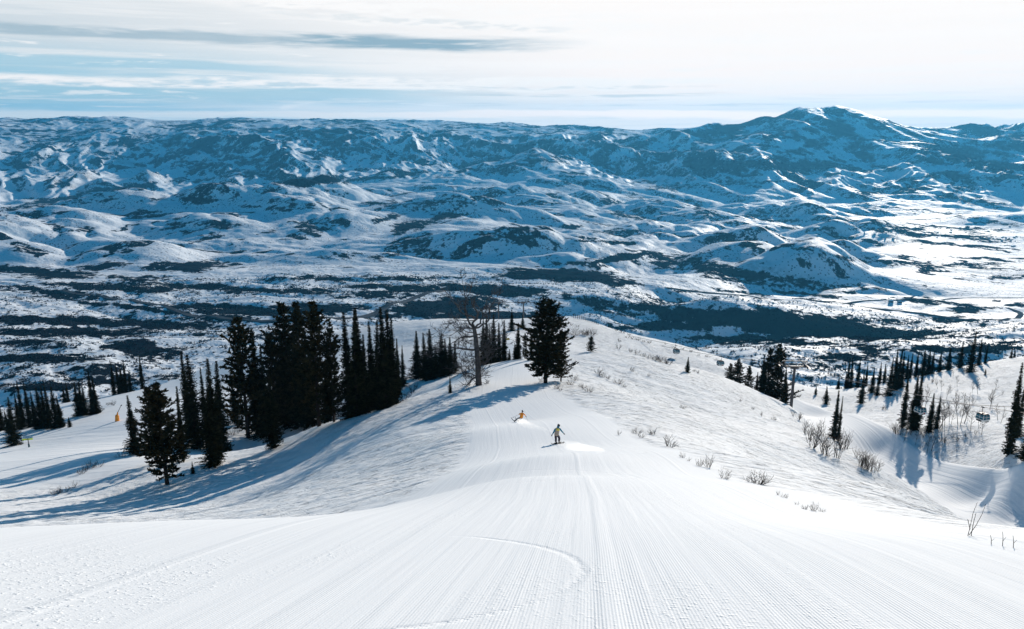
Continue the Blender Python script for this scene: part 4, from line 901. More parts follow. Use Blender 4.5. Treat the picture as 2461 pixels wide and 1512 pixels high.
# ---- gondola line: a straight run across the slope
def line_pt(px, py, off=0.):
    """where the sight line (px, py) crosses the vertical plane of one of the two ropes (off = metres to its right)"""
    kx, kz = bearing(px, py); n = 1.052                        # plane x = 103 - .327 (y - 165) + off * n
    Y = (103 + .327 * 165 + off * n) / (kx + .327); return Vector((kx * Y, Y, kz * Y))
LINE_YAW = math.atan2(.327, 1.0)                               # rope heading, measured from straight ahead towards the left
def cabin_proto():
    t = empty('gondola_cabin', (0, 0, 0))
    def prof(bm, z0, z1, w0, w1, d0, d1):
        vs = [bm.verts.new(p) for p in [(-w0, -d0, z0), (w0, -d0, z0), (w0, d0, z0), (-w0, d0, z0), (-w1, -d1, z1), (w1, -d1, z1), (w1, d1, z1), (-w1, d1, z1)]]
        for f in [(3, 2, 1, 0), (4, 5, 6, 7), (0, 1, 5, 4), (1, 2, 6, 5), (2, 3, 7, 6), (3, 0, 4, 7)]: bm.faces.new([vs[i] for i in f])
    bm_obj('lower_shell', lambda bm: prof(bm, 0, .62, .78, .98, .82, 1.05), M['white'], t, bevel=.06)
    bm_obj('window_band', lambda bm: prof(bm, .60, 1.62, .97, .84, 1.04, .88), M['teal_glass'], t, bevel=.05)
    def fr(bm):
        for sx in (-1, 1):
            for sy in (-1, 1): rod(bm, (sx * .97, sy * 1.03, .58), (sx * .84, sy * .88, 1.66), .045)
            rod(bm, (sx * .985, 0, .58), (sx * .86, 0, 1.66), .035); rod(bm, (0, sx * 1.05, .58), (0, sx * .89, 1.66), .03)
        for z, w, d in ((.62, .99, 1.06), (1.14, .92, .98)):
            for s in (-1, 1): box(bm, (0, s * d, z), (2 * w, .03, .05)); box(bm, (s * w, 0, z), (.03, 2 * d, .05))
    bm_obj('window_frame', fr, M['white'], t)
    bm_obj('roof', lambda bm: prof(bm, 1.63, 1.80, .86, .60, .90, .66), M['dark'], t, bevel=.05)
    bm_obj('hanger', lambda bm: (rod(bm, (0, 0, 1.75), (.45, 0, 2.35), .055), rod(bm, (.45, 0, 2.35), (.42, 0, 3.15), .055), rod(bm, (-.35, 0, 1.84), (.35, 0, 1.84), .05)), M['dark'], t)
    bm_obj('grip', lambda bm: (box(bm, (.42, 0, 3.2), (.18, .75, .16)), rod(bm, (.42, -.3, 3.3), (.42, .3, 3.3), .07)), M['dark'], t)
    bm_obj('bumper', lambda bm: (box(bm, (0, -1.10, .22), (1.1, .07, .12)), box(bm, (0, 1.10, .22), (1.1, .07, .12))), M['black'], t)
    for s in (-1, 1): bm_obj('ski_rack', lambda bm: (box(bm, (s * 1.02, 0, .3), (.10, 1.2, .28)), rod(bm, (s * 1.05, -.5, .7), (s * 1.05, .5, .7), .02)), M['black'], t)
    bm_obj('number_plate', lambda bm: box(bm, (.25, -1.02, .38), (.34, .03, .24)), M['red'], t)
    return t
cab0 = cabin_proto(); grips = {-3: [], 3: []}
CAB = [(1220, 727, 3, 'gondola cabin above the firs, just right of the bare tree top'), (1349, 760, -3, 'gondola cabin half hidden behind the broad ridge fir'), (1427, 793, 3, 'gondola cabin in front of the far knoll, above the small open fir'),
       (1624, 830, -3, 'gondola cabin over the white slope, up left of the lone cone shaped fir'), (1735, 857, 3, 'gondola cabin just left of the dark conifers by the lift tower'),
       (2218, 964, 3, 'gondola cabin passing between the slim firs in the right hollow'), (2362, 979, -3, 'nearest gondola cabin, over the aspens on the right hillside')]
for i, (px, py, off, lab) in enumerate(CAB):
    c = cab0 if i == 0 else copy_tree(cab0); p = line_pt(px, py, off); grips[off].append(p.copy())
    s = 1.0; c.rotation_euler = (0, 0, LINE_YAW + (math.pi if off < 0 else 0)); off3 = Matrix.Rotation(c.rotation_euler.z, 3, 'Z') @ Vector((.42, 0, 3.2))
    c.location = p - off3 * s; tag(c, lab, 'gondola cabin', 'gondola cabins on the rope')
# ---- towers
def tower(px, pytop, base_from, label, sc=1., yaw_extra=0.):
    p = line_pt(px, pytop, 0); g = ground_z(p.x, p.y); t = empty('lift_tower', (p.x, p.y, g - .3), LINE_YAW + yaw_extra); Ht = p.z - g + .3; arms = Ht - 1.7
    bm_obj('pole', lambda bm: (rod(bm, (0, 0, .9), (0, 0, Ht * .45), .46, .42, 14), rod(bm, (0, 0, Ht * .45), (0, 0, arms), .40, .34, 14), rod(bm, (0, 0, Ht * .45 - .06), (0, 0, Ht * .45 + .06), .5, .5, 14)), M['steel'], t)
    bm_obj('foundation', lambda bm: rod(bm, (0, 0, -.5), (0, 0, 1.6), .62, .56, 14), M['concrete'], t)
    bm_obj('crossarm', lambda bm: (box(bm, (0, 0, arms), (7.0, .5, .42)), box(bm, (0, 0, arms - .45), (2.4, .35, .5))), M['steel'], t)
    bm_obj('lifting_frame', lambda bm: (rod(bm, (-2.6, 0, arms), (-3.3, 0, Ht), .11), rod(bm, (2.6, 0, arms), (3.3, 0, Ht), .11), box(bm, (0, 0, Ht), (7.6, .2, .2)), rod(bm, (-3, .2, Ht * .995), (3, .2, Ht * .995), .04)), M['dark'], t)
    bm_obj('catwalk', lambda bm: [box(bm, (s * 3.9, 0, arms - .1), (.5, 4.6, .07)) for s in (-1, 1)] + [rod(bm, (s * 4.15, -2.2, arms + .9), (s * 4.15, 2.2, arms + .9), .03) for s in (-1, 1)] + [rod(bm, (s * 4.15, q, arms), (s * 4.15, q, arms + .9), .025) for s in (-1, 1) for q in (-2.2, 0, 2.2)], M['dark'], t)
    for s in (-1, 1):
        tr = bm_obj('sheave_train', lambda bm: box(bm, (s * 3.2, 0, arms + .1), (.14, 4.2, .22)), M['dark'], t)
        for k in range(6): bm_obj('sheave', lambda bm: (rod(bm, (s * 3.2 - .09, -1.9 + k * .76, arms + .28), (s * 3.2 + .09, -1.9 + k * .76, arms + .28), .30, .30, 12),), M['steel'], tr)
    bm_obj('ladder', lambda bm: [rod(bm, (q, -.62, 1.5), (q, -.55, arms), .03, k=5) for q in (-.2, .2)] + [rod(bm, (-.2, -.58, z), (.2, -.58, z), .02, k=4) for z in np.arange(1.8, arms, .5)], M['steel'], t)
    tag(t, label, 'lift tower', 'lift towers of the gondola line')
    for off in (-3, 3): grips[off].append(Vector(t.location) + Matrix.Rotation(t.rotation_euler.z, 3, 'Z') @ Vector((3.2 * (off / 3), 0, arms + .62)))
    return t
tower(1911, 868, None, 'tall grey gondola tower standing in the snow at the edge of the right hollow', yaw_extra=-.35)
tower(1258, 720, None, 'steel gondola tower rising behind the firs, left of the broad ridge fir')
tower(1198, 721, None, 'steel gondola tower half hidden behind the twigs of the bare tree')
grips[-3].append(line_pt(2640, 1010, -3) ); grips[3].append(line_pt(2640, 985, 3))
for off, lab in ((-3, 'left'), (3, 'right')):
    pts = sorted(grips[off], key=lambda p: p.y); V, F = [], []; P2 = []
    for a, b in zip(pts[:-1], pts[1:]):
        L = (b - a).length
        for k in range(8): t_ = k / 8; q = a.lerp(b, t_); q.z -= 4 * t_ * (1 - t_) * L * .008; P2.append(q)
    P2.append(pts[-1]); tube(V, F, P2, [.06] * len(P2), 5)
    o = objm('haul_rope', pymesh('haul_rope', V, F, M['dark'])); tag(o, f'{lab} steel haul rope that carries the gondola cabins across the slope', 'cable')

# ---- snow guns
def snow_gun(px, pybase, pytop, ymax, look, mat, lance_lean, Y=None, fan=False):
    x, y, z = place_ground(px, pybase, ymax) if Y is None else (bearing(px, 900)[0] * Y, Y, ground_z(bearing(px, 900)[0] * Y, Y))
    Ht = bearing(px, pytop)[1] * y - z; t = empty('snow_gun', (x, y, z - .1))
    if not fan:
        bm_obj('pad', lambda bm: (rod(bm, (-.12, 0, 0), (.0, 0, Ht * .36), .62, .52, 12), rod(bm, (0, 0, Ht * .36), (.12, 0, Ht * .42), .5, .25, 12)), mat, t, bevel=0)
        bm_obj('lance_foot', lambda bm: rod(bm, (.08, 0, Ht * .38), (.08 + .12 * lance_lean, 0, Ht * .56), .24, .19, 8), M['orange'], t)
        bm_obj('lance', lambda bm: rod(bm, (.08 + .12 * lance_lean, 0, Ht * .55), (lance_lean, 0, Ht), .09, .06, 8), M['steel'], t)
        bm_obj('nozzle_head', lambda bm: rod(bm, (lance_lean - .05, 0, Ht - .1), (lance_lean + .25, 0, Ht + .2), .16, .12, 8), M['dark'], t)
    else:
        bm_obj('post', lambda bm: rod(bm, (0, 0, 0), (0, 0, Ht * .62), .30, .26, 10), mat, t)
        bm_obj('barrel', lambda bm: rod(bm, (-.75, -.2, Ht * .80), (.35, .3, Ht * .86), .52, .46, 12), mat, t)
        bm_obj('yoke', lambda bm: (rod(bm, (0, 0, Ht * .6), (0, 0, Ht * .8), .12), box(bm, (0, 0, Ht * .66), (.7, .5, .12))), M['dark'], t)
    tag(t, look, 'snow gun'); return t
snow_gun(283, 1012, 974, 240, 'orange padded snow gun with a slanted lance on the low piste', M['orange'], 1.5)
snow_gun(1221, 829, 815, 300, 'yellow covered snow gun beside the far piste, right of the spire firs', M['amber'], 0, fan=True, Y=252)
snow_gun(1205, 790, 771, 400, 'amber snow gun head showing above the spire firs on the far knoll', M['amber'], 0, fan=True, Y=335)

# ---- piste sign
def text_obj(name, body, size, mat, parent, loc):
    cu = bpy.data.curves.new(name, 'FONT'); cu.body = body; cu.size = size; cu.align_x = 'LEFT'; cu.extrude = .006
    tmp = bpy.data.objects.new(name, cu); col.objects.link(tmp); bpy.context.view_layer.update()
    me = bpy.data.meshes.new_from_object(tmp.evaluated_get(bpy.context.evaluated_depsgraph_get())); bpy.data.objects.remove(tmp)
    me.materials.clear(); me.materials.append(mat); o = objm(name, me, parent, loc); o.rotation_euler = (math.pi / 2, 0, 0); return o
def sign():
    x, y, z = place_ground(69, 1075, 240); t = empty('piste_sign', (x, y, z - .1), R(12)); k = (y * CP - z * SP) / FPX
    H_ = 31 * k; W_ = 23.5 * k; bh = 11.5 * k
    mb = plain('sign blue', (.02, .17, .30), .5); my = plain('sign yellow', (.55, .66, .04), .5); mw = M['white']
    bm_obj('post', lambda bm: rod(bm, (.1, .04, 0), (.1, .04, H_ - bh * .6), .11), M['steel'], t); bm_obj('post_sleeve', lambda bm: rod(bm, (.1, .04, 0), (.1, .04, 9.5 * k), .24, .22), M['concrete'], t)
    rows = [('Main Street', mb, H_ - bh * .17, .32), ('Canyon Rim', mb, H_ - bh * .50, .32), ('Slow', my, H_ - bh * .84, .30)]
    for txt, m_, zc, f in rows:
        pn = bm_obj('panel', lambda bm: box(bm, (0, 0, zc), (W_, .06, bh * f)), m_, t)
        text_obj('lettering', txt, bh * .29, mw if m_ is mb else M['black'], pn, (-W_ * .17, -.045, zc - bh * .09))
        if m_ is mb:
            bm_obj('pictogram', lambda bm: (box(bm, (-W_ * .41, -.04, zc), (bh * .22, .02, bh * .22)), rod(bm, (-W_ * .26, -.03, zc), (-W_ * .26, -.05, zc), bh * .11, k=16)), mw, pn)
            bm_obj('run_mark', lambda bm: box(bm, (-W_ * .26, -.06, zc), (bh * .09, .02, bh * .09), Euler((0, R(45), 0))), M['black'], pn)
    tag(t, 'blue and yellow piste sign on a dark post before the left wood', 'sign')
sign()

# ---- snow fence on the knoll
def fence():
    pts = [ground_at(px, py) for px, py in []]
    P3 = []
    for i in range(13):
        px = 1378 + i * 5.0; kx, _ = bearing(px, 770); Y = 345 - i * .8; P3.append((kx * Y, Y, ground_z(kx * Y, Y)))
    t = empty('snow_fence', P3[0])
    L = [Vector(p) - Vector(P3[0]) for p in P3]
    for i, q in enumerate(L): bm_obj('post', lambda bm: rod(bm, q + Vector((0, 0, -.3)), q + Vector((.0, 0, 2.0 - .06 * i)), .10, k=6), M['wood'], t)
    for z in (.6, 1.1, 1.6): bm_obj('rail', lambda bm: [rod(bm, a + Vector((0, .12, z * (1 - .03 * i))), b + Vector((0, .12, z * (1 - .03 * i))), .05, k=4) for i, (a, b) in enumerate(zip(L[:-1], L[1:]))], M['wood'], t)
    tag(t, 'weathered wooden snow fence on the crest of the far knoll', 'fence')
fence()

# ---- roads in the valley, draped on the ground
def drape(name, prs, w, label, ymin, mat, lift=1.2):
    P3 = [ground_at(px, py, ymin) for px, py in prs]; Q_ = []
    for a, b in zip(P3[:-1], P3[1:]):
        n = max(2, int(math.hypot(a[0] - b[0], a[1] - b[1]) / 25))
        for k in range(n): t_ = k / n; Q_.append((a[0] + (b[0] - a[0]) * t_, a[1] + (b[1] - a[1]) * t_))
    Q_.append(P3[-1][:2]); Q_ = np.array(Q_)
    for _ in range(12): Q_[1:-1] = (Q_[:-2] + 2 * Q_[1:-1] + Q_[2:]) / 4
    d = np.gradient(Q_, axis=0); d /= np.linalg.norm(d, axis=1)[:, None] + 1e-9; nrm = np.stack([-d[:, 1], d[:, 0]], 1)
    hz_ = np.maximum.reduce([height(Q_[:, 0] + nrm[:, 0] * s * w, Q_[:, 1] + nrm[:, 1] * s * w) for s in (-.5, 0, .5)]) + lift
    ker = np.ones(7) / 7; hz_ = np.maximum(np.convolve(np.pad(hz_, 3, 'edge'), ker, 'valid'), hz_ - .5)
    V = []; F = []
    for i in range(len(Q_)):
        for s, dz in ((-.75, -4), (-.5, 0), (.5, 0), (.75, -4)): V.append((Q_[i, 0] + nrm[i, 0] * w * s, Q_[i, 1] + nrm[i, 1] * w * s, hz_[i] + dz))
    for i in range(len(Q_) - 1):
        for j in range(3): a = i * 4 + j; F.append((a, a + 1, a + 5, a + 4))
    o = objm(name, pymesh(name, V, F, mat)); tag(o, label, 'road', kind='structure'); return Q_, hz_
r1 = drape('highway', [(150, 697), (250, 712), (340, 729), (420, 744), (500, 762), (590, 775), (700, 772), (800, 768), (880, 762), (930, 742), (975, 722), (1020, 706), (1060, 700)], 16, 'grey two lane highway winding through the valley on the left', 1200, M['asphalt'])
r2 = drape('valley_road', [(1600, 692), (1700, 702), (1800, 711), (1900, 719), (2000, 728), (2100, 740), (2200, 751), (2300, 764), (2380, 770), (2430, 768), (2456, 758), (2450, 748), (2420, 740)], 17, 'dark highway crossing the valley on the right and curving at the edge', 2500, M['asphalt'])
r3 = drape('farm_road', [(1990, 728), (2050, 722), (2120, 722), (2180, 724), (2260, 718), (2350, 716), (2461, 716)], 9, 'thin farm road over the white fields on the right', 2500, M['asphalt'])
# cars
def car_proto():
    t = empty('car', (0, 0, 0)); bm_obj('body', lambda bm: (box(bm, (0, 0, .62), (4.6, 1.85, .62)), box(bm, (-.2, 0, 1.1), (2.4, 1.6, .42))), M['white'], t, bevel=.08)
    bm_obj('window_band', lambda bm: box(bm, (-.2, 0, 1.12), (2.46, 1.64, .28)), M['black'], t)
    for sx in (-1.4, 1.4):
        for sy in (-.85, .85): bm_obj('wheel', lambda bm: rod(bm, (sx, sy - .1, .33), (sx, sy + .1, .33), .33, .33, 12), M['black'], t)
    return t
c0 = car_proto()
for i, (rd, f, lab) in enumerate([(r2, .30, 'white car on the right valley highway, leftmost of three'), (r2, .45, 'white car on the right valley highway, middle of three'), (r2, .72, 'white car on the right valley highway nearest the curve'), (r1, .33, 'white car on the left valley highway before the dark brush')]):
    c = c0 if i == 0 else copy_tree(c0); k = int(len(rd[0]) * f); a, b = rd[0][k], rd[0][k + 1]; yaw = math.atan2(b[1] - a[1], b[0] - a[0])
    c.location = (a[0], a[1], rd[1][k] + .02); c.rotation_euler = (0, 0, yaw); tag(c, lab, 'car', 'cars on the valley highways')
# houses of the village
def house_proto(name, w, d, h, mat, roofm):
    t = empty(name, (0, 0, 0)); bm_obj('wall', lambda bm: box(bm, (0, 0, h / 2 - 1), (w, d, h + 2)), mat, t)
    def rf(bm):
        vs = [bm.verts.new(p) for p in [(-w * .55, -d * .58, h), (w * .55, -d * .58, h), (w * .55, d * .58, h), (-w * .55, d * .58, h), (-w * .55, 0, h + d * .33), (w * .55, 0, h + d * .33)]]
        for f in [(0, 1, 5, 4), (2, 3, 4, 5), (1, 2, 5), (3, 0, 4), (3, 2, 1, 0)]: bm.faces.new([vs[i] for i in f])
    bm_obj('roof', rf, roofm, t)
    for s in (-1, 1): bm_obj('window', lambda bm: box(bm, (s * w * .25, -d / 2 - .03, h * .55), (w * .16, .06, h * .3)), M['black'], t)
    return t
mr = plain('snowy roof', (.8, .83, .86), .8); mw_ = plain('tan siding', (.16, .13, .11), .8)
h0 = house_proto('house', 11, 8, 3.5, mw_, mr); hr = random.Random(4); first = True
for i in range(60):
    px = hr.uniform(2060, 2455); py = 542 + (px - 2060) * .055 + hr.gauss(0, 9) + 8
    x, y, z = ground_at(px, py, 4500); c = h0 if first else copy_tree(h0); first = False
    c.location = (x, y, z); c.rotation_euler = (0, 0, hr.random() * 3.14); k = hr.uniform(.8, 1.5); c.scale = (k, k, k)
    tag(c, 'snow roofed house of the village scattered on the flat right valley floor', 'house', 'village houses on the valley floor')
b0 = house_proto('barn', 17, 10, 5, plain('barn wood', (.05, .045, .045), .9), mr)
for i, (px, py, lab) in enumerate([(2141, 726, 'dark farm building among trees beside the farm road'), (2162, 727, 'grey barn standing alone just right of the farm building')]):
    c = b0 if i == 0 else copy_tree(b0); x, y, z = ground_at(px, py, 2500); c.location = (x, y, z); c.rotation_euler = (0, 0, .3 * i); tag(c, lab, 'barn')

# ------------------------------------------------------------------ people
def chain_mesh(name, paths, mat, k=10, sub=1, parent=None):
    """one smooth skin grown from connected joints: paths = lists of (point, radius); equal points are shared"""
    V = []; E = []; Rr = []; idx = {}
    for path in paths:
        prev = None
        for p, r in path:
            key = tuple(round(c, 4) for c in p)
            if key not in idx: idx[key] = len(V); V.append(p); Rr.append(r)
            i = idx[key]
            if prev is not None and prev != i: E.append((prev, i))
            prev = i
    me = bpy.data.meshes.new(name); me.from_pydata(V, E, []); o = objm(name, me, parent)
    md = o.modifiers.new('skin', 'SKIN'); 
    for i, sv in enumerate(me.skin_vertices[0].data): sv.radius = (Rr[i], Rr[i]) if not isinstance(Rr[i], tuple) else Rr[i]
    me.skin_vertices[0].data[0].use_root = True
    md.use_smooth_shade = True; s = o.modifiers.new('sub', 'SUBSURF'); s.levels = sub; s.render_levels = sub
    bpy.context.view_layer.update(); em = bpy.data.meshes.new_from_object(o.evaluated_get(bpy.context.evaluated_depsgraph_get()))
    o.modifiers.clear(); o.data = em; em.name = name; em.materials.clear(); em.materials.append(mat)
    em.polygons.foreach_set('use_smooth', [True] * len(em.polygons)); return o
M['skin'] = plain('skin', (.45, .26, .19), .6, vary=1.1)
M['j_orange'] = plain('orange jacket cloth', (.88, .25, .02), .75, scale=9.); M['p_blue'] = plain('slate blue trousers', (.045, .085, .11), .8, scale=9.)
M['j_tan'] = plain('tan jacket cloth', (.36, .28, .22), .8, scale=12.); M['j_yellow'] = plain('yellow jacket yoke', (.70, .56, .10), .8, scale=9.); M['j_teal'] = plain('teal sleeve cloth', (.0, .15, .23), .7, scale=9.)
M['p_dark'] = plain('charcoal purple trousers', (.035, .03, .045), .85, scale=9.); M['helmet'] = plain('dark helmet', (.02, .022, .028), .35)
def hand_paths(w, d, s=1.):
    """wrist w, pointing d: palm and five curled digits"""
    w = Vector(w); d = Vector(d).normalized(); a = d.cross(Vector((0, 1, 0))).normalized(); n = d.cross(a)
    palm = w + d * .05; knu = w + d * .10; out = [[(tuple(w), .035), (tuple(palm), .042), (tuple(knu), .038)]]
    for i, L in enumerate((.075, .085, .08, .062)):
        b = knu + a * (-.03 + .02 * i); out.append([(tuple(knu), .038), (tuple(b + d * .015), .013), (tuple(b + d * L * .6 + n * .012), .012), (tuple(b + d * L * .8 + n * .04), .010)])
    out.append([(tuple(palm), .042), (tuple(palm - a * .05 + d * .02), .014), (tuple(palm - a * .065 + d * .06 + n * .01), .012)])
    return out
def person(loc, J, label, jm, sm, pm, yoke=None, hood=None, gloves=None, goggles=True, yaw=0):
    t = empty('person', loc, yaw)
    mid = lambda a, b, f=.5: tuple(Vector(a).lerp(Vector(b), f))
    pel, ch, nk, hd = J['pelvis'], J['chest'], J['neck'], J['head']
    body = [[(pel, .14), (mid(pel, ch), .135), (ch, .15), (nk, .055), (mid(nk, hd, .4), .06), (hd, .10), (tuple(Vector(hd) + Vector((0, 0, .07))), .075)]]
    for s in 'LR':
        body.append([(ch, .15), (J['sh' + s], .06), (J['el' + s], .045), (J['wr' + s], .032)])
        body.append([(pel, .14), (J['hip' + s], .085), (J['kn' + s], .06), (J['an' + s], .042), (tuple(Vector(J['an' + s]) + Vector(J['toe']) * .8), .035)])
    chain_mesh('body', body, M['skin'], parent=t)
    # nose and ears on the head
    chain_mesh('torso_of_jacket', [[(tuple(Vector(pel) + Vector((0, 0, -.10))), (.235, .19)), (pel, (.225, .185)), (mid(pel, ch), (.215, .18)), (ch, (.235, .19)), (mid(ch, nk, .75), (.17, .14)), (nk, (.10, .10))]], jm, parent=t, sub=2)
    if yoke: chain_mesh('jacket_yoke', [[(mid(pel, ch, .82), (.235, .195)), (ch, (.250, .203)), (mid(ch, nk, .6), (.205, .165)), (mid(ch, nk, .8), (.14, .12))]], yoke, parent=t, sub=2)
    for s in 'LR':
        chain_mesh('sleeve', [[(mid(ch, J['sh' + s], .55), .085), (J['sh' + s], .088), (mid(J['sh' + s], J['el' + s]), .076), (J['el' + s], .068), (mid(J['el' + s], J['wr' + s]), .058), (J['wr' + s], .048)]], sm, parent=t, sub=2)
        chain_mesh('trouser_leg', [[(mid(pel, J['hip' + s], .4), .12), (J['hip' + s], .135), (mid(J['hip' + s], J['kn' + s]), .122), (J['kn' + s], .108), (mid(J['kn' + s], J['an' + s]), .10), (mid(J['kn' + s], J['an' + s], .92), .10)]], pm, parent=t, sub=2)
        chain_mesh('boot', [[(mid(J['kn' + s], J['an' + s], .85), .075), (J['an' + s], .072), (tuple(Vector(J['an' + s]) + Vector(J['toe']) * .5 + Vector((0, 0, -.03))), .06), (tuple(Vector(J['an' + s]) + Vector(J['toe']) + Vector((0, 0, -.04))), .045)]], M['black'], parent=t, sub=2)
        chain_mesh('glove', hand_paths(J['wr' + s], Vector(J['wr' + s]) - Vector(J['el' + s])), M['black'], parent=t, sub=1)
    h = Vector(hd); f = Vector(J['face']).normalized()
    bm_obj('helmet', lambda bm: bmesh.ops.create_uvsphere(bm, u_segments=16, v_segments=10, radius=.135, matrix=Matrix.Translation(h + Vector((0, 0, .05)) - f * .015) @ Matrix.Diagonal((.95, 1.08, .95, 1))), M['helmet'], t, True)
    a = f.cross(Vector((0, 0, 1))).normalized()
    chain_mesh('goggles', [[(tuple(h + f * .10 + a * q * .1 - f * abs(q) * .03 + Vector((0, 0, .01))), .035)] for q in (0,)][0:0] + [[(tuple(h + f * (.115 - .04 * abs(q)) + a * q * .085 + Vector((0, 0, .01))), .034) for q in (-1, -.5, 0, .5, 1)]], M['white'], parent=t)
    chain_mesh('nose', [[(tuple(h + f * .10 + Vector((0, 0, -.03))), .02), (tuple(h + f * .13 + Vector((0, 0, -.05))), .018)]], M['skin'], parent=t)
    if hood: chain_mesh('hood', [[(tuple(h - f * .06 + Vector((0, 0, -.17))), (.12, .10)), (tuple(h - f * .10 + Vector((0, 0, -.10))), (.13, .09)), (tuple(h - f * .10 + Vector((0, 0, .03))), (.12, .08))]], hood, parent=t, sub=2)
    tag(t, label, 'person'); return t
# rider: joints in metres from the middle of the board (x right, y away, z up)
bx, by, bz = place_ground(1340, 1067, 90); gs = ground_z(bx, by + .5) - ground_z(bx, by - .5)
Rs = (by * CP - bz * SP) / 71.0
J = dict(pelvis=(-.10, 0, .86), chest=(-.04, .10, 1.28), neck=(.02, .16, 1.46), head=(.10, .22, 1.60), face=(.75, .65, -.1), toe=(.16, .12, 0),
         shL=(-.23, .04, 1.38), shR=(.17, .20, 1.38), elL=(-.36, -.02, 1.10), elR=(.34, .25, 1.12), wrL=(-.47, 0, .88), wrR=(.54, .30, .88),
         hipL=(-.19, 0, .80), hipR=(-.01, .05, .80), knL=(-.15, .14, .46), knR=(.17, .20, .46), anL=(-.15, -.06, .12), anR=(.12, .10, .11))
person((bx, by, bz + .02), J, 'snowboarder with teal sleeves, tan and yellow jacket and dark trousers, arms held out low', M['j_tan'], M['j_teal'], M['p_dark'], M['j_yellow'], M['j_teal'])
def plank(name, L, w, th, mat, tip=.12, n=14):
    V, F = [], []
    for i in range(n + 1):
        t_ = i / n * 2 - 1; ww = w * (1 - max(0, abs(t_) - .78) ** 2 * 12) * (1 - .10 * (1 - t_ * t_)); zz = max(0, abs(t_) - .80) / .20 * tip
        for s, dz in ((-1, 0), (1, 0), (1, th), (-1, th)): V.append((t_ * L / 2, s * ww / 2, zz + dz))
    for i in range(n):
        for j in range(4): a = i * 4; F.append((a + j, a + (j + 1) % 4, a + 4 + (j + 1) % 4, a + 4 + j))
    F.append((3, 2, 1, 0)); a = n * 4; F.append((a, a + 1, a + 2, a + 3)); return pymesh(name, V, F, mat)
t = empty('snowboard', (bx, by, bz + .01)); t.rotation_euler = (0, math.atan2(-gs, 1) * .0, R(38)); t.rotation_euler = Euler((R(0), -math.atan(gs) * math.sin(R(38)) , R(38)))
objm('deck', plank('deck', 1.56, .27, .02, M['p_dark']), t)
for s in (-1, 1): bm_obj('binding', lambda bm: (box(bm, (s * .25, 0, .05), (.12, .26, .05)), box(bm, (s * .25, -.12, .12), (.12, .03, .16))), M['black'], t)
tag(t, 'dark snowboard under the rider in the teal sleeved jacket', 'snowboard')
# skier
sx_, sy_, sz_ = place_ground(1246, 1014, 115)
J = dict(pelvis=(.36, .05, .56), chest=(.44, .18, .96), neck=(.50, .24, 1.12), head=(.52, .28, 1.27), face=(.3, 1, -.2), toe=(-.10, .20, -.04),
         shL=(.27, .14, 1.06), shR=(.64, .20, 1.03), elL=(.08, .20, .95), elR=(.80, .22, .82), wrL=(.14, .42, .84), wrR=(.92, .34, .62),
         hipL=(.28, .03, .50), hipR=(.45, .06, .50), knL=(-.05, .28, .34), knR=(.30, .30, .30), anL=(-.46, 0, .12), anR=(.04, .08, .10))
person((sx_, sy_, sz_ + .02), J, 'skier in an orange jacket and slate blue trousers leaning into a turn, poles out', M['j_orange'], M['j_orange'], M['p_blue'])
for i, (ox, oy, lab) in enumerate([(-.50, 0, 'left ski of the orange jacketed skier, edged in flying snow'), (.0, .08, 'right ski of the orange jacketed skier, edged in flying snow')]):
    t = empty('ski', (sx_ + ox, sy_ + oy, sz_ + .04)); t.rotation_euler = (R(-22), -.18, R(118)); objm('ski_body', plank('ski_body', 1.7, .085, .018, M['ski'], .14), t)
    bm_obj('binding', lambda bm: (box(bm, (0, 0, .035), (.36, .06, .03)), box(bm, (-.15, 0, .06), (.10, .07, .05)), box(bm, (.15, 0, .06), (.08, .07, .05))), M['black'], t); tag(t, lab, 'ski', 'skis of the orange skier')
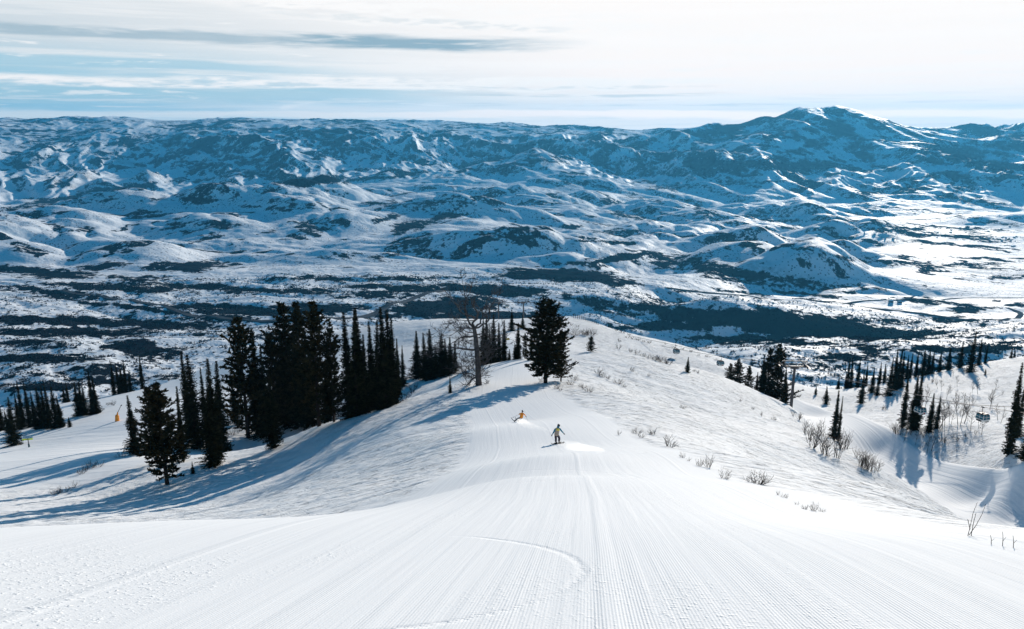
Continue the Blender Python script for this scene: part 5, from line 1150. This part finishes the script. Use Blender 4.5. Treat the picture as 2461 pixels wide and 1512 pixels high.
for a, b, lab in [((.14, .44, .86), (-.74, -.35, .72), 'ski pole held out to the left by the orange jacketed skier'), ((.93, .36, .62), (1.22, .1, .02), 'ski pole planted to the right of the orange jacketed skier')]:
    t = empty('ski_pole', (sx_ + a[0], sy_ + a[1], sz_ + a[2])); d = Vector(b) - Vector(a)
    bm_obj('shaft', lambda bm: rod(bm, (0, 0, 0), d, .012), M['steel'], t); bm_obj('grip', lambda bm: rod(bm, -d * .05, d * .08, .02), M['black'], t); bm_obj('basket', lambda bm: rod(bm, d * .93, d * .95, .05, .05, 10), M['black'], t)
    tag(t, lab, 'ski pole', 'ski poles of the orange skier')
# ---- flying snow behind both riders
def spray(path, w, h, label, dens):
    V, F = [], []; P_ = [Vector((p[0], p[1], ground_z(p[0], p[1]))) for p in path]; m = len(P_) - 1; Q_ = []
    for i in range(m):
        for k in range(5): Q_.append(P_[i].lerp(P_[i + 1], k / 5))
    Q_.append(P_[-1]); n = len(Q_); tip = P_[-1] - P_[0]; sd = Vector((tip.y, -tip.x, 0)).normalized(); K = 14
    for i, q in enumerate(Q_):
        t_ = i / (n - 1); ww = w * (.35 + .9 * t_) * math.sin(math.pi * min(1, .12 + .88 * t_)) ** .5 + .02; hh = h * (1.1 - .75 * t_) * math.sin(math.pi * min(1, .2 + .8 * t_)) ** .6 + .02
        for j in range(K):
            a = 2 * math.pi * j / K; p = q + sd * math.cos(a) * ww; V.append((p.x, p.y, ground_z(p.x, p.y) + (hh * math.sin(a) if math.sin(a) > 0 else .05 * math.sin(a))))
    for i in range(n - 1):
        for j in range(K): F.append((i * K + j, i * K + (j + 1) % K, (i + 1) * K + (j + 1) % K, (i + 1) * K + j))
    F.append(tuple(range(K))[::-1]); F.append(tuple((n - 1) * K + j for j in range(K)))
    g = N('flying snow'); tc = g.n('ShaderNodeTexCoord'); 
    v = g.n('ShaderNodeVolumePrincipled', Density=dens, Anisotropy=.55); v.inputs['Color'].default_value = (.99, .99, .99, 1)
    me = pymesh('snow_spray', V, F, g.out(v, 'Volume')); bm = bmesh.new(); bm.from_mesh(me); bmesh.ops.recalc_face_normals(bm, faces=bm.faces); bm.to_mesh(me); bm.free()
    o = objm('snow_spray', me); tag(o, label, 'snow spray', kind='stuff')
def gp(px, py): return ground_at(px, py)[:2]
spray([gp(1244, 1014), gp(1262, 1022), gp(1285, 1030), gp(1318, 1038)], 1.1, .55, 'powder thrown up behind the orange jacketed skier', .10)
spray([gp(1346, 1069), gp(1375, 1074), gp(1405, 1081), gp(1440, 1090)], 1.2, .60, 'powder cloud trailing to the right of the snowboarder', .10)
